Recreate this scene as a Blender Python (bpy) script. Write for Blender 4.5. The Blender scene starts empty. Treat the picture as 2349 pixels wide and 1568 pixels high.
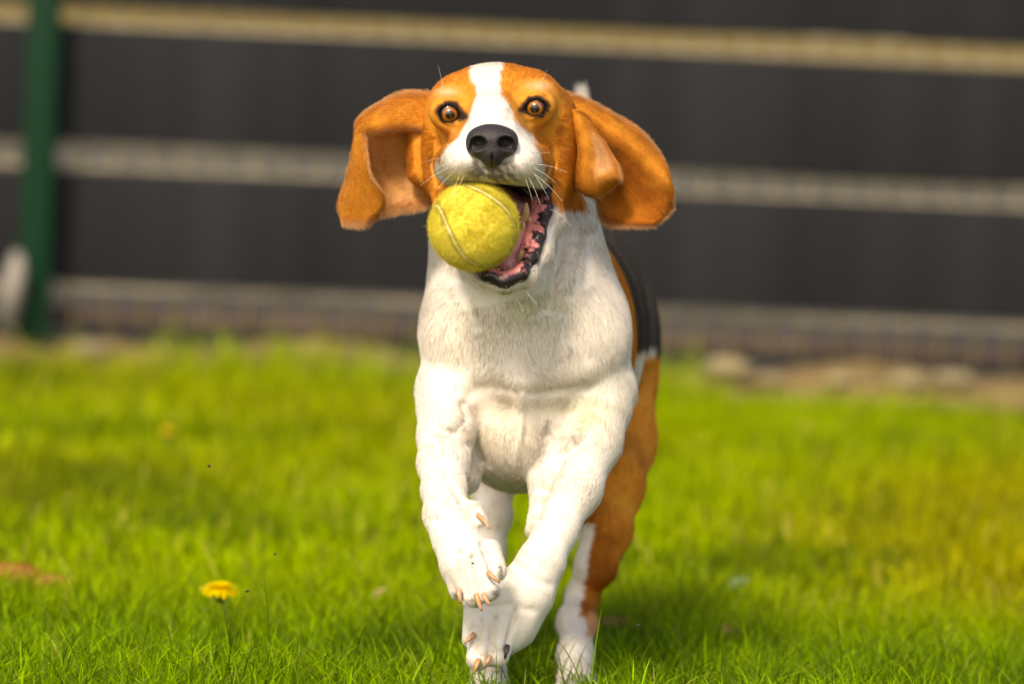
import bpy, math, random
import numpy as np
from mathutils import Vector, Matrix
random.seed(7); rng = np.random.default_rng(7)
C = bpy.context.scene
COL = C.collection
rad = math.radians

# ------------------------------------------------------------------ camera
FPX = 200/36*2349.0            # focal length in photo units (picture 2349 x 1568)
CH = 0.60                      # camera height
TH = math.atan(947/FPX); RHO = rad(2.5)
Fw = np.array([0, math.cos(TH), -math.sin(TH)])
R0 = np.array([1., 0, 0]); U0 = np.array([0, math.sin(TH), math.cos(TH)])
Rv = math.cos(RHO)*R0 + math.sin(RHO)*U0
Uv = -math.sin(RHO)*R0 + math.cos(RHO)*U0
CAM = np.array([0, 0, CH])
cd = bpy.data.cameras.new('camera'); cam = bpy.data.objects.new('camera', cd); COL.objects.link(cam)
m = Matrix(((Rv[0], Uv[0], -Fw[0], 0), (Rv[1], Uv[1], -Fw[1], 0), (Rv[2], Uv[2], -Fw[2], CH), (0, 0, 0, 1)))
cam.matrix_world = m
cd.lens = 200; cd.sensor_width = 36; cd.clip_start = 0.05; cd.clip_end = 1000
cd.dof.use_dof = True; cd.dof.focus_distance = 4.25; cd.dof.aperture_fstop = 5.0
C.camera = cam

# ------------------------------------------------------------------ light
w = bpy.data.worlds.new('World'); C.world = w; w.use_nodes = True
wn = w.node_tree; bg = wn.nodes['Background']
sky = wn.nodes.new('ShaderNodeTexSky'); sky.sky_type = 'NISHITA'; sky.sun_disc = False
SUN_EL, SUN_AZ = rad(43), rad(200)       # azimuth clockwise from +Y (away from camera)
sky.sun_elevation = SUN_EL; sky.sun_rotation = SUN_AZ
sky.dust_density = 2.5; sky.ozone_density = 0.6
wn.links.new(sky.outputs[0], bg.inputs[0]); bg.inputs[1].default_value = 0.12
sl = bpy.data.lights.new('sun', 'SUN'); so = bpy.data.objects.new('sun', sl); COL.objects.link(so)
sl.energy = 1.85; sl.angle = rad(11); sl.color = (1.0, 0.94, 0.84)
sdir = Vector((math.sin(SUN_AZ)*math.cos(SUN_EL), math.cos(SUN_AZ)*math.cos(SUN_EL), math.sin(SUN_EL)))
so.rotation_euler = sdir.to_track_quat('Z', 'Y').to_euler()
so.location = (0, 0, 5)
C.view_settings.view_transform = 'Standard'; C.view_settings.look = 'None'
C.view_settings.exposure = 0.84; C.view_settings.gamma = 1
C.view_settings.use_curve_mapping = False
C.view_settings.use_white_balance = True; C.view_settings.white_balance_temperature = 7600; C.view_settings.white_balance_tint = 14
C.render.engine = 'CYCLES'
C.cycles.use_denoising = True
C.cycles.max_bounces = 8; C.cycles.diffuse_bounces = 4; C.cycles.transparent_max_bounces = 16
C.cycles.sample_clamp_indirect = 4

# ------------------------------------------------------------------ helpers
def P(u, v, Y):
    d = Fw + Rv*((u-1174.5)/FPX) - Uv*((v-784)/FPX)
    return CAM + d*(Y/d[1])
def UVp(p):
    q = p-CAM; z = q@Fw
    return 1174.5+FPX*(q@Rv)/z, 784-FPX*(q@Uv)/z
def ss(a, b, x):
    t = np.clip((x-a)/(b-a), 0, 1); return t*t*(3-2*t)
def sin_noise(p, f, seed=0, octv=3):
    r = np.random.default_rng(seed); o = np.zeros(len(p)); a = 1; tot = 0
    for _ in range(octv):
        for k in range(4):
            d = r.normal(size=3); d /= np.linalg.norm(d); ph = r.uniform(0, 6.28)
            o += a*np.sin((p@d)*f*r.uniform(.7, 1.4)+ph+1.3*np.sin((p@np.roll(d, 1))*f*.8+ph*2)); tot += a
        a *= .55; f *= 2.1
    return o/tot*2.0
def link(o, parent=None):
    COL.objects.link(o)
    if parent: o.parent = parent
    return o
def tag(o, label=None, cat=None, group=None, kind=None):
    if label: o['label'] = label
    if cat: o['category'] = cat
    if group: o['group'] = group
    if kind: o['kind'] = kind
    return o
def empty(name, loc):
    o = bpy.data.objects.new(name, None); o.location = loc; o.empty_display_size = .05; return link(o)
def np_mesh(name, V, F, mat, parent=None, cols=None, smooth=True, tri=None):
    """V (n,3), F list of (k,4) or (k,3) arrays"""
    if not isinstance(F, list): F = [F]
    me = bpy.data.meshes.new(name)
    V = np.asarray(V, np.float32)
    if parent is not None:
        V = V-np.array(parent_world(parent), np.float32)
    me.vertices.add(len(V)); me.vertices.foreach_set('co', V.ravel())
    F = [f for f in F if len(f)]
    li = np.concatenate([f.ravel() for f in F]).astype(np.int32)
    tots = np.concatenate([np.full(len(f), f.shape[1], np.int32) for f in F])
    st = np.concatenate([[0], np.cumsum(tots)[:-1]]).astype(np.int32)
    me.loops.add(len(li)); me.loops.foreach_set('vertex_index', li)
    me.polygons.add(len(tots)); me.polygons.foreach_set('loop_start', st)
    if smooth: me.polygons.foreach_set('use_smooth', np.ones(len(tots), bool))
    me.update(calc_edges=True); me.validate()
    if cols is not None:
        at = me.color_attributes.new('Col', 'FLOAT_COLOR', 'POINT')
        c4 = np.ones((len(V), 4), np.float32); c4[:, :3] = cols
        at.data.foreach_set('color', c4.ravel())
    if mat: me.materials.append(mat)
    return link(bpy.data.objects.new(name, me), parent)
def parent_world(p):
    v = Vector((0, 0, 0))
    while p: v = v+p.location; p = p.parent
    return v[:]
def mat(name, col, rough=.7, bump=None, spec=.5, noise=None, attr=None, trans=0, sheen=0, coat=0, sss=0, ssr=(1, .4, .2)):
    """noise = (scale, colour2, contrast, stretch xyz), bump = (scale, strength)"""
    mm = bpy.data.materials.new(name); mm.use_nodes = True
    N = mm.node_tree.nodes; L = mm.node_tree.links; b = N['Principled BSDF']
    b.inputs['Base Color'].default_value = (*col, 1)
    b.inputs['Roughness'].default_value = rough
    b.inputs['Specular IOR Level'].default_value = spec
    if coat: b.inputs['Coat Weight'].default_value = coat; b.inputs['Coat Roughness'].default_value = .08
    if sheen: b.inputs['Sheen Weight'].default_value = sheen
    if sss:
        b.inputs['Subsurface Weight'].default_value = sss; b.inputs['Subsurface Radius'].default_value = ssr
        b.inputs['Subsurface Scale'].default_value = .004
    src = None
    if attr:
        a = N.new('ShaderNodeAttribute'); a.attribute_name = attr; src = a.outputs['Color']
    tc = N.new('ShaderNodeTexCoord')
    if noise:
        mp = N.new('ShaderNodeMapping'); mp.inputs['Scale'].default_value = noise[3] if len(noise) > 3 else (1, 1, 1)
        L.new(tc.outputs['Object'], mp.inputs[0])
        nz = N.new('ShaderNodeTexNoise'); nz.inputs['Scale'].default_value = noise[0]; nz.inputs['Detail'].default_value = 6
        L.new(mp.outputs[0], nz.inputs['Vector'])
        mr = N.new('ShaderNodeMapRange'); mr.inputs[1].default_value = .5-noise[2]; mr.inputs[2].default_value = .5+noise[2]
        L.new(nz.outputs[0], mr.inputs[0])
        mx = N.new('ShaderNodeMix'); mx.data_type = 'RGBA'
        L.new(mr.outputs[0], mx.inputs[0])
        if src: L.new(src, mx.inputs[6])
        else: mx.inputs[6].default_value = (*col, 1)
        mx.inputs[7].default_value = (*noise[1], 1); src = mx.outputs[2]
    if src: L.new(src, b.inputs['Base Color'])
    if bump:
        nb = N.new('ShaderNodeTexNoise'); nb.inputs['Scale'].default_value = bump[0]; nb.inputs['Detail'].default_value = 5
        L.new(tc.outputs['Object'], nb.inputs['Vector'])
        bn = N.new('ShaderNodeBump'); bn.inputs['Strength'].default_value = bump[1]; bn.inputs['Distance'].default_value = .002
        L.new(nb.outputs[0], bn.inputs['Height']); L.new(bn.outputs[0], b.inputs['Normal'])
    if trans:
        t = N.new('ShaderNodeBsdfTranslucent')
        if src: L.new(src, t.inputs[0])
        else: t.inputs[0].default_value = (*col, 1)
        ms = N.new('ShaderNodeMixShader'); ms.inputs[0].default_value = trans
        L.new(b.outputs[0], ms.inputs[1]); L.new(t.outputs[0], ms.inputs[2])
        L.new(ms.outputs[0], N['Material Output'].inputs[0])
    return mm

M_fur_skin = mat('fur_skin', (.6, .5, .4), .8, attr='Col', spec=.1)
M_hair = mat('hair', (.6, .5, .4), .55, attr='Col', spec=.2, trans=.36)
M_ear = mat('ear_skin', (.6, .3, .1), .8, attr='Col', spec=.1, trans=.15)
M_nose = mat('nose_leather', (.018, .014, .015), .55, bump=(900, .35), spec=.5, noise=(300, (.035, .028, .03), .2))
M_claw = mat('claw_horn', (.50, .27, .09), .35, noise=(120, (.62, .34, .22), .15), spec=.5, sss=.2)
M_claw_dark = mat('dark_claw_horn', (.06, .035, .03), .35, spec=.5)
M_tongue = mat('tongue_flesh', (.70, .24, .25), .28, bump=(700, .5), noise=(90, (.80, .38, .38), .15), spec=.6, coat=.3, sss=.3)
M_tooth = mat('tooth_enamel', (.58, .36, .12), .3, noise=(200, (.72, .55, .32), .2), coat=.2)
M_felt = mat('ball_felt', (.52, .50, .02), .9, attr='Col', bump=(900, .3), spec=.05)
M_fuzz = mat('ball_fuzz', (.6, .58, .05), .9, attr='Col', spec=.1, trans=.25)
M_seam = mat('ball_seam', (.78, .74, .42), .8, bump=(400, .3), spec=.1)
M_grass = mat('grass_blade', (.2, .3, .02), .6, attr='Col', spec=.12, trans=.32)
M_post = mat('green_post_paint', (.0, .026, .010), .5, noise=(30, (.001, .034, .014), .3), spec=.25)
M_wire = mat('pale_wire_coating', (.46, .40, .27), .4, noise=(20, (.22, .2, .13), .2))
M_slat = mat('anthracite_slat', (.0050, .0056, .0070), .7, noise=(5, (.0175, .0190, .022), .22, (1.2, 1, .05)), bump=(40, .2), spec=.2)
M_kerb = mat('kerb_board', (.045, .032, .026), .9, noise=(9, (.09, .065, .05), .2), bump=(60, .5))

# ------------------------------------------------------------------ ground
def ground_h(x, y):
    p = np.stack([x, y, 0*x], 1)
    return .008*sin_noise(p, 6, 11)*np.clip(1-np.abs(y-6)/60, 0, 1)+.012*ss(4.50, 4.22, y)
def grid_sheet(name, xs, ys, zfun, material, cols=None):
    X, Y = np.meshgrid(xs, ys, indexing='ij'); x = X.ravel(); y = Y.ravel()
    V = np.stack([x, y, zfun(x, y)], 1); nx, ny = X.shape
    i, j = np.meshgrid(np.arange(nx-1), np.arange(ny-1), indexing='ij'); i = i.ravel(); j = j.ravel()
    F = np.stack([i*ny+j, (i+1)*ny+j, (i+1)*ny+j+1, i*ny+j+1], 1)
    return np_mesh(name, V, F, material, None, cols(x, y) if cols else None)
M_ground = mat('lawn_soil', (.06, .07, .015), .95, attr='Col', bump=(80, .6), noise=(30, (.08, .085, .01), .2), spec=.1)
xs = np.concatenate([[-300, -80, -20, -6], np.linspace(-3, 3, 90), [6, 20, 80, 300]])
ys = np.concatenate([[-60, -10, 0, 2], np.linspace(3, 9, 120), [12, 20, 30, 50, 90, 200, 500]])
FY = 7.60           # fence plane
def gcols(x, y):
    lawn = np.array([.05, .06, .004]); field = np.array([.30, .185, .06])
    t = ss(FY-.2, FY+.3, y)[:, None]
    return lawn*(1-t)+field*t
tag(grid_sheet('ground', xs, ys, ground_h, M_ground, gcols), 'lawn soil stretching to a yellowish field beyond the fence', kind='structure')
# dry earth strip before the fence
M_path = mat('dry_earth', (.30, .21, .09), .95, noise=(7, (.12, .09, .04), .2), bump=(120, .8), spec=.1)
tag(grid_sheet('dry_earth_strip', np.linspace(-3.2, 3.2, 90), np.linspace(FY-.30, FY+.12, 14),
    lambda x, y: ground_h(x, y)+.006+.022*np.exp(-((y-FY+.02)/.12)**2)*(1+.9*sin_noise(np.stack([x, y, 0*x], 1), 14, 15)), M_path), 'dry beige earth strip along the fence foot', kind='structure')
M_field = mat('pale_gravel', (.072, .068, .055), .95, noise=(2.5, (.115, .10, .07), .2), bump=(60, .6), spec=.1)
tag(grid_sheet('gravel_yard', np.linspace(-8, 8, 40), np.linspace(FY+.12, 24, 60),
    lambda x, y: ground_h(x, y)+.012, M_field), 'pale gravel yard behind the fence', kind='structure')

# ------------------------------------------------------------------ fence
def box_vf(c, s, n=1):
    x, y, z = [a/2 for a in s]
    V = np.array([[sx*x, sy*y, sz*z] for sx in (-1, 1) for sy in (-1, 1) for sz in (-1, 1)])+np.array(c)
    F = np.array([[0, 1, 3, 2], [4, 6, 7, 5], [0, 4, 5, 1], [2, 3, 7, 6], [0, 2, 6, 4], [1, 5, 7, 3]])
    return V, F
def tube_vf(pts, r, n=8, cap=True):
    pts = np.asarray(pts, float); r = np.broadcast_to(r, len(pts)); V = []; T = np.gradient(pts, axis=0)
    up = np.array([0.13, .2, 1.0])
    for p, t, q in zip(pts, T, r):
        t = t/np.linalg.norm(t); a = np.cross(t, up)
        if np.linalg.norm(a) < .05: a = np.cross(t, [1, 0, 0])
        a /= np.linalg.norm(a); b = np.cross(t, a)
        for k in range(n):
            an = 2*math.pi*k/n; V.append(p+q*(a*math.cos(an)+b*math.sin(an)))
    F = []
    for i in range(len(pts)-1):
        for k in range(n): F.append([i*n+k, i*n+(k+1) % n, (i+1)*n+(k+1) % n, (i+1)*n+k])
    V.append(pts[0]); V.append(pts[-1]); c0 = len(V)-2
    T3 = [[c0, (k+1) % n, k] for k in range(n)]+[[c0+1, (len(pts)-1)*n+k, (len(pts)-1)*n+(k+1) % n] for k in range(n)]
    return np.array(V), [np.array(F), np.array(T3)]
fence = empty('mesh_fence', (0, FY, 0))
tag(fence, 'wire mesh fence with dark grey horizontal privacy strips behind the dog', 'fence')
X0, X1 = -3.1, 3.1
strips = [(.104, .253), (.289, .443), (.476, .640), (.680, .840), (.880, 1.04)]
for z0, z1 in strips:
    n = 600; xx = np.linspace(X0, X1, n)
    wav = .0012*np.sin(xx*math.pi/.0465)+.004*np.sin(xx*3+z0*40)+.003*np.sin(xx*11+z0*20)
    V = []; hs = [z0, z0+.004, (z0+z1)/2, z1-.004, z1]
    for z, dy in zip(hs, (0, -.0008, -.001, -.0008, 0)):
        V.append(np.stack([xx, FY+wav+dy-.001, np.full(n, z)+.003*np.sin(xx*2.1+z0*9)], 1))
    for z, dy in zip(hs[::-1], (0, .0008, .001, .0008, 0)):
        V.append(np.stack([xx, FY+wav+dy+.001, np.full(n, z)+.003*np.sin(xx*2.1+z0*9)], 1))
    V = np.concatenate(V); K = 10; i, j = np.meshgrid(np.arange(n-1), np.arange(K), indexing='ij'); i = i.ravel(); j = j.ravel(); j2 = (j+1) % K
    F = np.stack([j*n+i, j*n+i+1, j2*n+i+1, j2*n+i], 1)
    np_mesh('privacy_strip', V, F, M_slat, fence)
# mesh wires
proto = None
for k in range(int((X1-X0)/.0465)+1):
    x = X0+k*.0465
    if proto is None:
        V, F = tube_vf([(x, FY+.012, .04), (x, FY+.012, .6), (x, FY+.012, 1.12)], .0040, 6)
        proto = np_mesh('vertical_wire', V, F, M_wire, fence)
    else:
        o = proto.copy(); COL.objects.link(o); o.location.x = x-X0
for z in (.258, .285, .447, .472, .645, .676, .095, .860, 1.07):
    V, F = tube_vf([(X0, FY+.008, z), (0, FY+.008, z), (X1, FY+.008, z)], .0022, 6)
    np_mesh('horizontal_rod', V, F, M_wire, fence)
V, F = box_vf((0, FY+.03, .056), (X1-X0, .030, .030)); np_mesh('kerb_board', V, F, M_kerb, fence, smooth=False)
# green posts
def fpost(x, lab):
    p = empty('fence_post', (x, FY-.045, 0)); tag(p, lab, 'fence post')
    bpy.context.view_layer.update()
    V, F = box_vf((x, FY-.045, .60), (.043, .043, 1.2)); o = np_mesh('tube', V, F, M_post, p, smooth=False)
    bv = o.modifiers.new('b', 'BEVEL'); bv.width = .004; bv.segments = 2
    V, F = box_vf((x, FY-.045, 1.206), (.047, .047, .012)); np_mesh('cap', V, F, M_post, p, smooth=False)
    for z in (.285, .47, .68, 1.0):
        V, F = box_vf((x, FY-.014, z+.012), (.052, .014, .022)); np_mesh('clamp', V, F, M_post, p, smooth=False)
    return p
px = P(80, 640, FY-.045)[0]
fpost(px, 'dark green square fence post at the left of the photo')
# pale stone at left behind the post
def rock(name, c, s, seed, material, n=24, tilt=0):
    th = np.linspace(0, math.pi, n); ph = np.linspace(0, 2*math.pi, n*2, endpoint=False)
    A, B = np.meshgrid(th, ph, indexing='ij'); D = np.stack([np.sin(A)*np.cos(B), np.sin(A)*np.sin(B), np.cos(A)], -1).reshape(-1, 3)
    V = D*(1+.14*sin_noise(D, 2.5, seed))[:, None]*np.array(s)
    ct, st = math.cos(tilt), math.sin(tilt); V[:, 0], V[:, 2] = V[:, 0]*ct+V[:, 2]*st, -V[:, 0]*st+V[:, 2]*ct
    V = V+np.array(c)
    m2 = n*2; i, j = np.meshgrid(np.arange(n-1), np.arange(m2), indexing='ij'); i = i.ravel(); j = j.ravel(); j2 = (j+1) % m2
    F = np.stack([i*m2+j, (i+1)*m2+j, (i+1)*m2+j2, i*m2+j2], 1)
    return np_mesh(name, V, F, material)
M_stone = mat('pale_stone', (.10, .105, .095), .9, noise=(20, (.38, .35, .3), .2), bump=(60, .7))
c = P(30, 665, FY-.10)
o = rock('standing_stone', c, (.016, .02, .052), 3, M_stone, tilt=.12); tag(o, 'pale narrow upright stone beside the green fence post at the left edge', 'stone')

# ------------------------------------------------------------------ SDF modelling
class Field:
    def __init__(s, xs, ys, zs):
        s.xs, s.ys, s.zs = [np.asarray(a, np.float32) for a in (xs, ys, zs)]
        s.F = np.full((len(xs), len(ys), len(zs)), .05, np.float32); s.prims = []
    def sub(s, lo, hi):
        r = []
        for a, l, h in zip((s.xs, s.ys, s.zs), lo, hi):
            i0 = max(0, np.searchsorted(a, l)-1); i1 = min(len(a), np.searchsorted(a, h)+1); r.append(slice(i0, i1))
        return r
    def op(s, fn, lo, hi, k, sub=False):
        a, b, c = s.sub(lo, hi)
        if a.stop <= a.start or b.stop <= b.start or c.stop <= c.start: return
        x = s.xs[a][:, None, None]; y = s.ys[b][None, :, None]; z = s.zs[c][None, None, :]
        d = fn(x, y, z).astype(np.float32); f = s.F[a, b, c]
        if sub:
            d = -d; h = np.maximum(k-np.abs(f-d), 0)/k; s.F[a, b, c] = np.maximum(f, d)+h*h*k*.25
        else:
            h = np.maximum(k-np.abs(f-d), 0)/k; s.F[a, b, c] = np.minimum(f, d)-h*h*k*.25
    def ell(s, c, r, k=.012, rot=None, sub=False, g=None):
        c = np.asarray(c, float); r = np.asarray(r, float); R = np.eye(3) if rot is None else np.array(rot)
        def fn(x, y, z):
            x = x-c[0]; y = y-c[1]; z = z-c[2]
            if rot is not None:
                q = [R[0, i]*x+R[1, i]*y+R[2, i]*z for i in range(3)]
            else: q = (x, y, z)
            k0 = np.sqrt((q[0]/r[0])**2+(q[1]/r[1])**2+(q[2]/r[2])**2)
            k1 = np.sqrt((q[0]/r[0]**2)**2+(q[1]/r[1]**2)**2+(q[2]/r[2]**2)**2)+1e-9
            return k0*(k0-1)/k1
        e = (max(r) if rot is not None else r)+.03
        s.op(fn, c-e, c+e, k, sub)
        if g is not None: s.prims.append(('e', fn, np.array(g, float)))
    def cap(s, a, b, ra, rb, k=.010, sub=False, g=None):
        a = np.asarray(a, float); b = np.asarray(b, float); ba = b-a; L2 = ba@ba+1e-12
        def fn(x, y, z):
            t = np.clip(((x-a[0])*ba[0]+(y-a[1])*ba[1]+(z-a[2])*ba[2])/L2, 0, 1)
            return np.sqrt((x-a[0]-t*ba[0])**2+(y-a[1]-t*ba[1])**2+(z-a[2]-t*ba[2])**2)-(ra+(rb-ra)*t)
        e = max(ra, rb)+.03; lo = np.minimum(a, b)-e; hi = np.maximum(a, b)+e
        s.op(fn, lo, hi, k, sub)
        if g is not False and not sub: s.prims.append(('c', fn, (ba if g is None else np.array(g, float))))
    def chain(s, pts, k=.010, **kw):
        for (p, r), (q, t) in zip(pts[:-1], pts[1:]): s.cap(p, q, r, t, k, **kw)
    def mesh(s):
        F = s.F; I = F < 0; nx, ny, nz = F.shape
        cnt = sum(I[i:nx-1+i, j:ny-1+j, k:nz-1+k].astype(np.int8) for i in (0, 1) for j in (0, 1) for k in (0, 1))
        act = (cnt > 0) & (cnt < 8); idx = np.argwhere(act)
        ids = np.full(act.shape, -1, np.int32); ids[act] = np.arange(len(idx))
        cs = [(i, j, k) for i in (0, 1) for j in (0, 1) for k in (0, 1)]
        X = [s.xs, s.ys, s.zs]; cv = {}; cp = {}
        for c in cs:
            ii = [idx[:, a]+c[a] for a in range(3)]
            cv[c] = F[ii[0], ii[1], ii[2]]; cp[c] = np.stack([X[a][ii[a]] for a in range(3)], 1)
        acc = np.zeros((len(idx), 3)); n = np.zeros(len(idx))
        for a in cs:
            for ax in range(3):
                if a[ax] == 0:
                    b = list(a); b[ax] = 1; b = tuple(b); va, vb = cv[a], cv[b]
                    m = (va < 0) != (vb < 0); t = np.where(m, va/(va-vb+1e-20), 0)
                    acc += np.where(m[:, None], cp[a]+(cp[b]-cp[a])*t[:, None], 0); n += m
        V = acc/n[:, None]; Q = []
        for ax in range(3):
            sl0 = [slice(1, -1)]*3; sl0[ax] = slice(0, -1); sl1 = [slice(1, -1)]*3; sl1[ax] = slice(1, None)
            A = I[tuple(sl0)]; B = I[tuple(sl1)]; e = np.argwhere(A != B); fl = A[tuple(e.T)]
            b1, b2 = [(1, 2), (2, 0), (0, 1)][ax]
            base = e.copy(); base[:, b1] += 0; base[:, b2] += 0
            def cell(d1, d2):
                q = base.copy(); q[:, b1] += d1; q[:, b2] += d2; return ids[tuple(q.T)]
            q = np.stack([cell(0, 0), cell(1, 0), cell(1, 1), cell(0, 1)], 1)
            q[~fl] = q[~fl][:, ::-1]; Q.append(q)
        return V, np.concatenate(Q)
def vnormals(V, Q):
    n = np.cross(V[Q[:, 2]]-V[Q[:, 0]], V[Q[:, 3]]-V[Q[:, 1]]) if Q.shape[1] == 4 else np.cross(V[Q[:, 1]]-V[Q[:, 0]], V[Q[:, 2]]-V[Q[:, 0]])
    N = np.zeros_like(V)
    for i in range(Q.shape[1]):
        for a in range(3): N[:, a] += np.bincount(Q[:, i], n[:, a], len(V))
    return N/(np.linalg.norm(N, axis=1, keepdims=True)+1e-12)
def hair_obj(name, parent, roots, nrm, dirs, lens, cols, material, r0=.00010, lift=.35, curl=.06, K=5, wave=.0):
    n = len(roots)
    d = dirs-nrm*np.sum(dirs*nrm, 1, keepdims=True); d /= np.linalg.norm(d, axis=1, keepdims=True)+1e-9
    lift = np.broadcast_to(lift, n)[:, None]
    r1 = rng.normal(size=(n, 3))*curl
    pts = np.zeros((n, K, 3)); L = lens[:, None]
    for i in range(K):
        t = i/(K-1)
        pts[:, i] = roots-nrm*.0004+L*(d*t*(1-.3*lift)+nrm*lift*(t*1.3-.65*t*t)+r1*t*t)
    pts -= np.array(parent_world(parent))
    cu = bpy.data.hair_curves.new(name)
    cu.add_curves([K]*n)
    cu.attributes['position'].data.foreach_set('vector', pts.astype(np.float32).ravel())
    ra = cu.attributes.new('radius', 'FLOAT', 'POINT')
    prof = np.array([1, .95, .8, .55, .12]) if K == 5 else np.linspace(1, .1, K)
    rr = np.broadcast_to(r0, n)[:, None]*prof[None]
    ra.data.foreach_set('value', rr.astype(np.float32).ravel())
    ca = cu.attributes.new('Col', 'FLOAT_COLOR', 'CURVE')
    c4 = np.ones((n, 4), np.float32); c4[:, :3] = cols; ca.data.foreach_set('color', c4.ravel())
    cu.materials.append(material)
    o = link(bpy.data.objects.new(name, cu), parent); o['kind'] = 'stuff'
    return o
def sample_faces(V, Q, n, wt=None):
    T = np.concatenate([Q[:, [0, 1, 2]], Q[:, [0, 2, 3]]])
    ar = np.linalg.norm(np.cross(V[T[:, 1]]-V[T[:, 0]], V[T[:, 2]]-V[T[:, 0]]), axis=1)
    if wt is not None: ar = ar*wt[T].mean(1)
    cum = np.cumsum(ar); t = np.searchsorted(cum, rng.random(n)*cum[-1]); t = np.minimum(t, len(T)-1)
    a, b = rng.random(n), rng.random(n); m = a+b > 1; a[m] = 1-a[m]; b[m] = 1-b[m]
    W = np.stack([1-a-b, a, b], 1)
    return T[t], W
def interp(A, T, W): return (A[T]*W[:, :, None]).sum(1) if A.ndim == 2 else (A[T]*W).sum(1)

# ---------------------------------------------------------------- the dog's body
gx = np.arange(-.090, .165, .0017)
gy = np.concatenate([np.arange(4.165, 4.46, .0017), np.arange(4.46, 4.92, .0045)])
gz = np.arange(-.01, .525, .0019)
B = Field(gx, gy, gz)
DOWN = (0, .0, -1)
# torso
B.ell(P(1270, 765, 4.58), (.077, .19, .105), .02, g=(0, .5, -1))
B.ell(P(1215, 800, 4.44), (.073, .10, .098), .03, g=(0, .1, -1))
B.ell(P(1207, 730, 4.385), (.058, .058, .072), .03, g=(0, .1, -1))
B.ell(P(1185, 985, 4.415), (.043, .09, .047), .03, g=(0, .3, -1))
B.ell(P(1350, 780, 4.74), (.060, .09, .080), .03, g=(0, .5, -1))
# pectoral swells and keel
B.ell(P(1108, 780, 4.366), (.046, .034, .0400), .022, g=(-.2, 0, -1))
B.ell(P(1290, 785, 4.368), (.050, .034, .0400), .022, g=(.2, 0, -1))
B.cap(P(1199, 760, 4.350), P(1194, 876, 4.336), .030, .014, .014)
B.cap(P(1192, 900, 4.345), P(1186, 1030, 4.350), .013, .010, .012, g=(0, .2, -1))
# neck and throat
B.cap(P(1160, 330, 4.42), P(1178, 520, 4.425), .050, .055, .02, g=DOWN)
B.cap(P(1178, 520, 4.425), P(1200, 700, 4.41), .055, .062, .02, g=DOWN)
B.cap(P(1160, 560, 4.378), P(1185, 700, 4.37), .026, .044, .02, g=DOWN)
B.cap(P(1318, 500, 4.42), P(1345, 760, 4.40), .014, .026, .02, g=DOWN)
B.cap(P(1042, 560, 4.42), P(1035, 760, 4.40), .015, .022, .02, g=DOWN)
# shoulders
B.cap(P(1070, 740, 4.39), P(1040, 930, 4.36), .031, .0225, .014, g=DOWN)
B.cap(P(1335, 740, 4.40), P(1358, 930, 4.375), .034, .026, .014, g=DOWN)
# front leg, photo left (raised, wrist flexed)
B.chain([(P(1035, 900, 4.37), .028), (P(1022, 1000, 4.325), .0198), (P(1017, 1060, 4.30), .0178), (P(1018, 1120, 4.275), .0156)], .010)
B.chain([(P(1018, 1120, 4.275), .0156), (P(1026, 1180, 4.250), .0166), (P(1044, 1235, 4.237), .0158), (P(1072, 1290, 4.228), .0190), (P(1088, 1326, 4.224), .0165)], .008)
B.chain([(P(1060, 960, 4.38), .024), (P(1068, 1050, 4.365), .0165), (P(1064, 1095, 4.35), .0130)], .004)
for a, b, r in [((1038, 1290), (1052, 1352), .0086), ((1068, 1300), (1088, 1366), .0098), ((1100, 1298), (1122, 1352), .0098), ((1122, 1262), (1140, 1308), .0086)]:
    yy = 4.214 if r > .009 else 4.222
    B.cap(P(*a, yy+.006), P(*b, yy), r, r*.88, .0035)
B.cap(P(1085, 1165, 4.245), P(1103, 1192, 4.240), .006, .0045, .006)
# front leg, photo right (crossing toward the left paw)
B.chain([(P(1365, 900, 4.385), .032), (P(1358, 1010, 4.355), .0214), (P(1322, 1120, 4.325), .0180), (P(1274, 1220, 4.305), .0150), (P(1240, 1290, 4.29), .0158)], .010)
B.chain([(P(1300, 1000, 4.37), .020), (P(1258, 1110, 4.345), .0120), (P(1232, 1210, 4.32), .0085)], .012)
B.chain([(P(1242, 1290, 4.29), .0165), (P(1204, 1360, 4.285), .0205), (P(1160, 1420, 4.285), .0235), (P(1130, 1460, 4.28), .0185)], .010)
for a, b, r in [((1092, 1400), (1084, 1462), .0095), ((1112, 1440), (1098, 1508), .0112), ((1155, 1440), (1140, 1500), .0115), ((1195, 1410), (1170, 1468), .0100)]:
    yy = 4.262 if r > .011 else 4.272
    B.cap(P(*a, yy+.006), P(*b, yy), r, r*.85, .0035)
# hind leg, photo right
B.chain([(P(1395, 880, 4.73), .040), (P(1397, 1010, 4.68), .0375), (P(1390, 1110, 4.62), .0300), (P(1392, 1215, 4.585), .0190), (P(1368, 1295, 4.575), .0150), (P(1336, 1366, 4.590), .0112), (P(1324, 1425, 4.56), .0142), (P(1320, 1500, 4.50), .0125), (P(1322, 1560, 4.455), .0150)], .012)
for dx, r in ((-30, .0085), (-10, .0095), (12, .0095), (32, .0085)):
    B.cap(P(1322+dx*.7, 1560, 4.45), P(1322+dx, 1588, 4.415), r, r*.9, .004)
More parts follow.
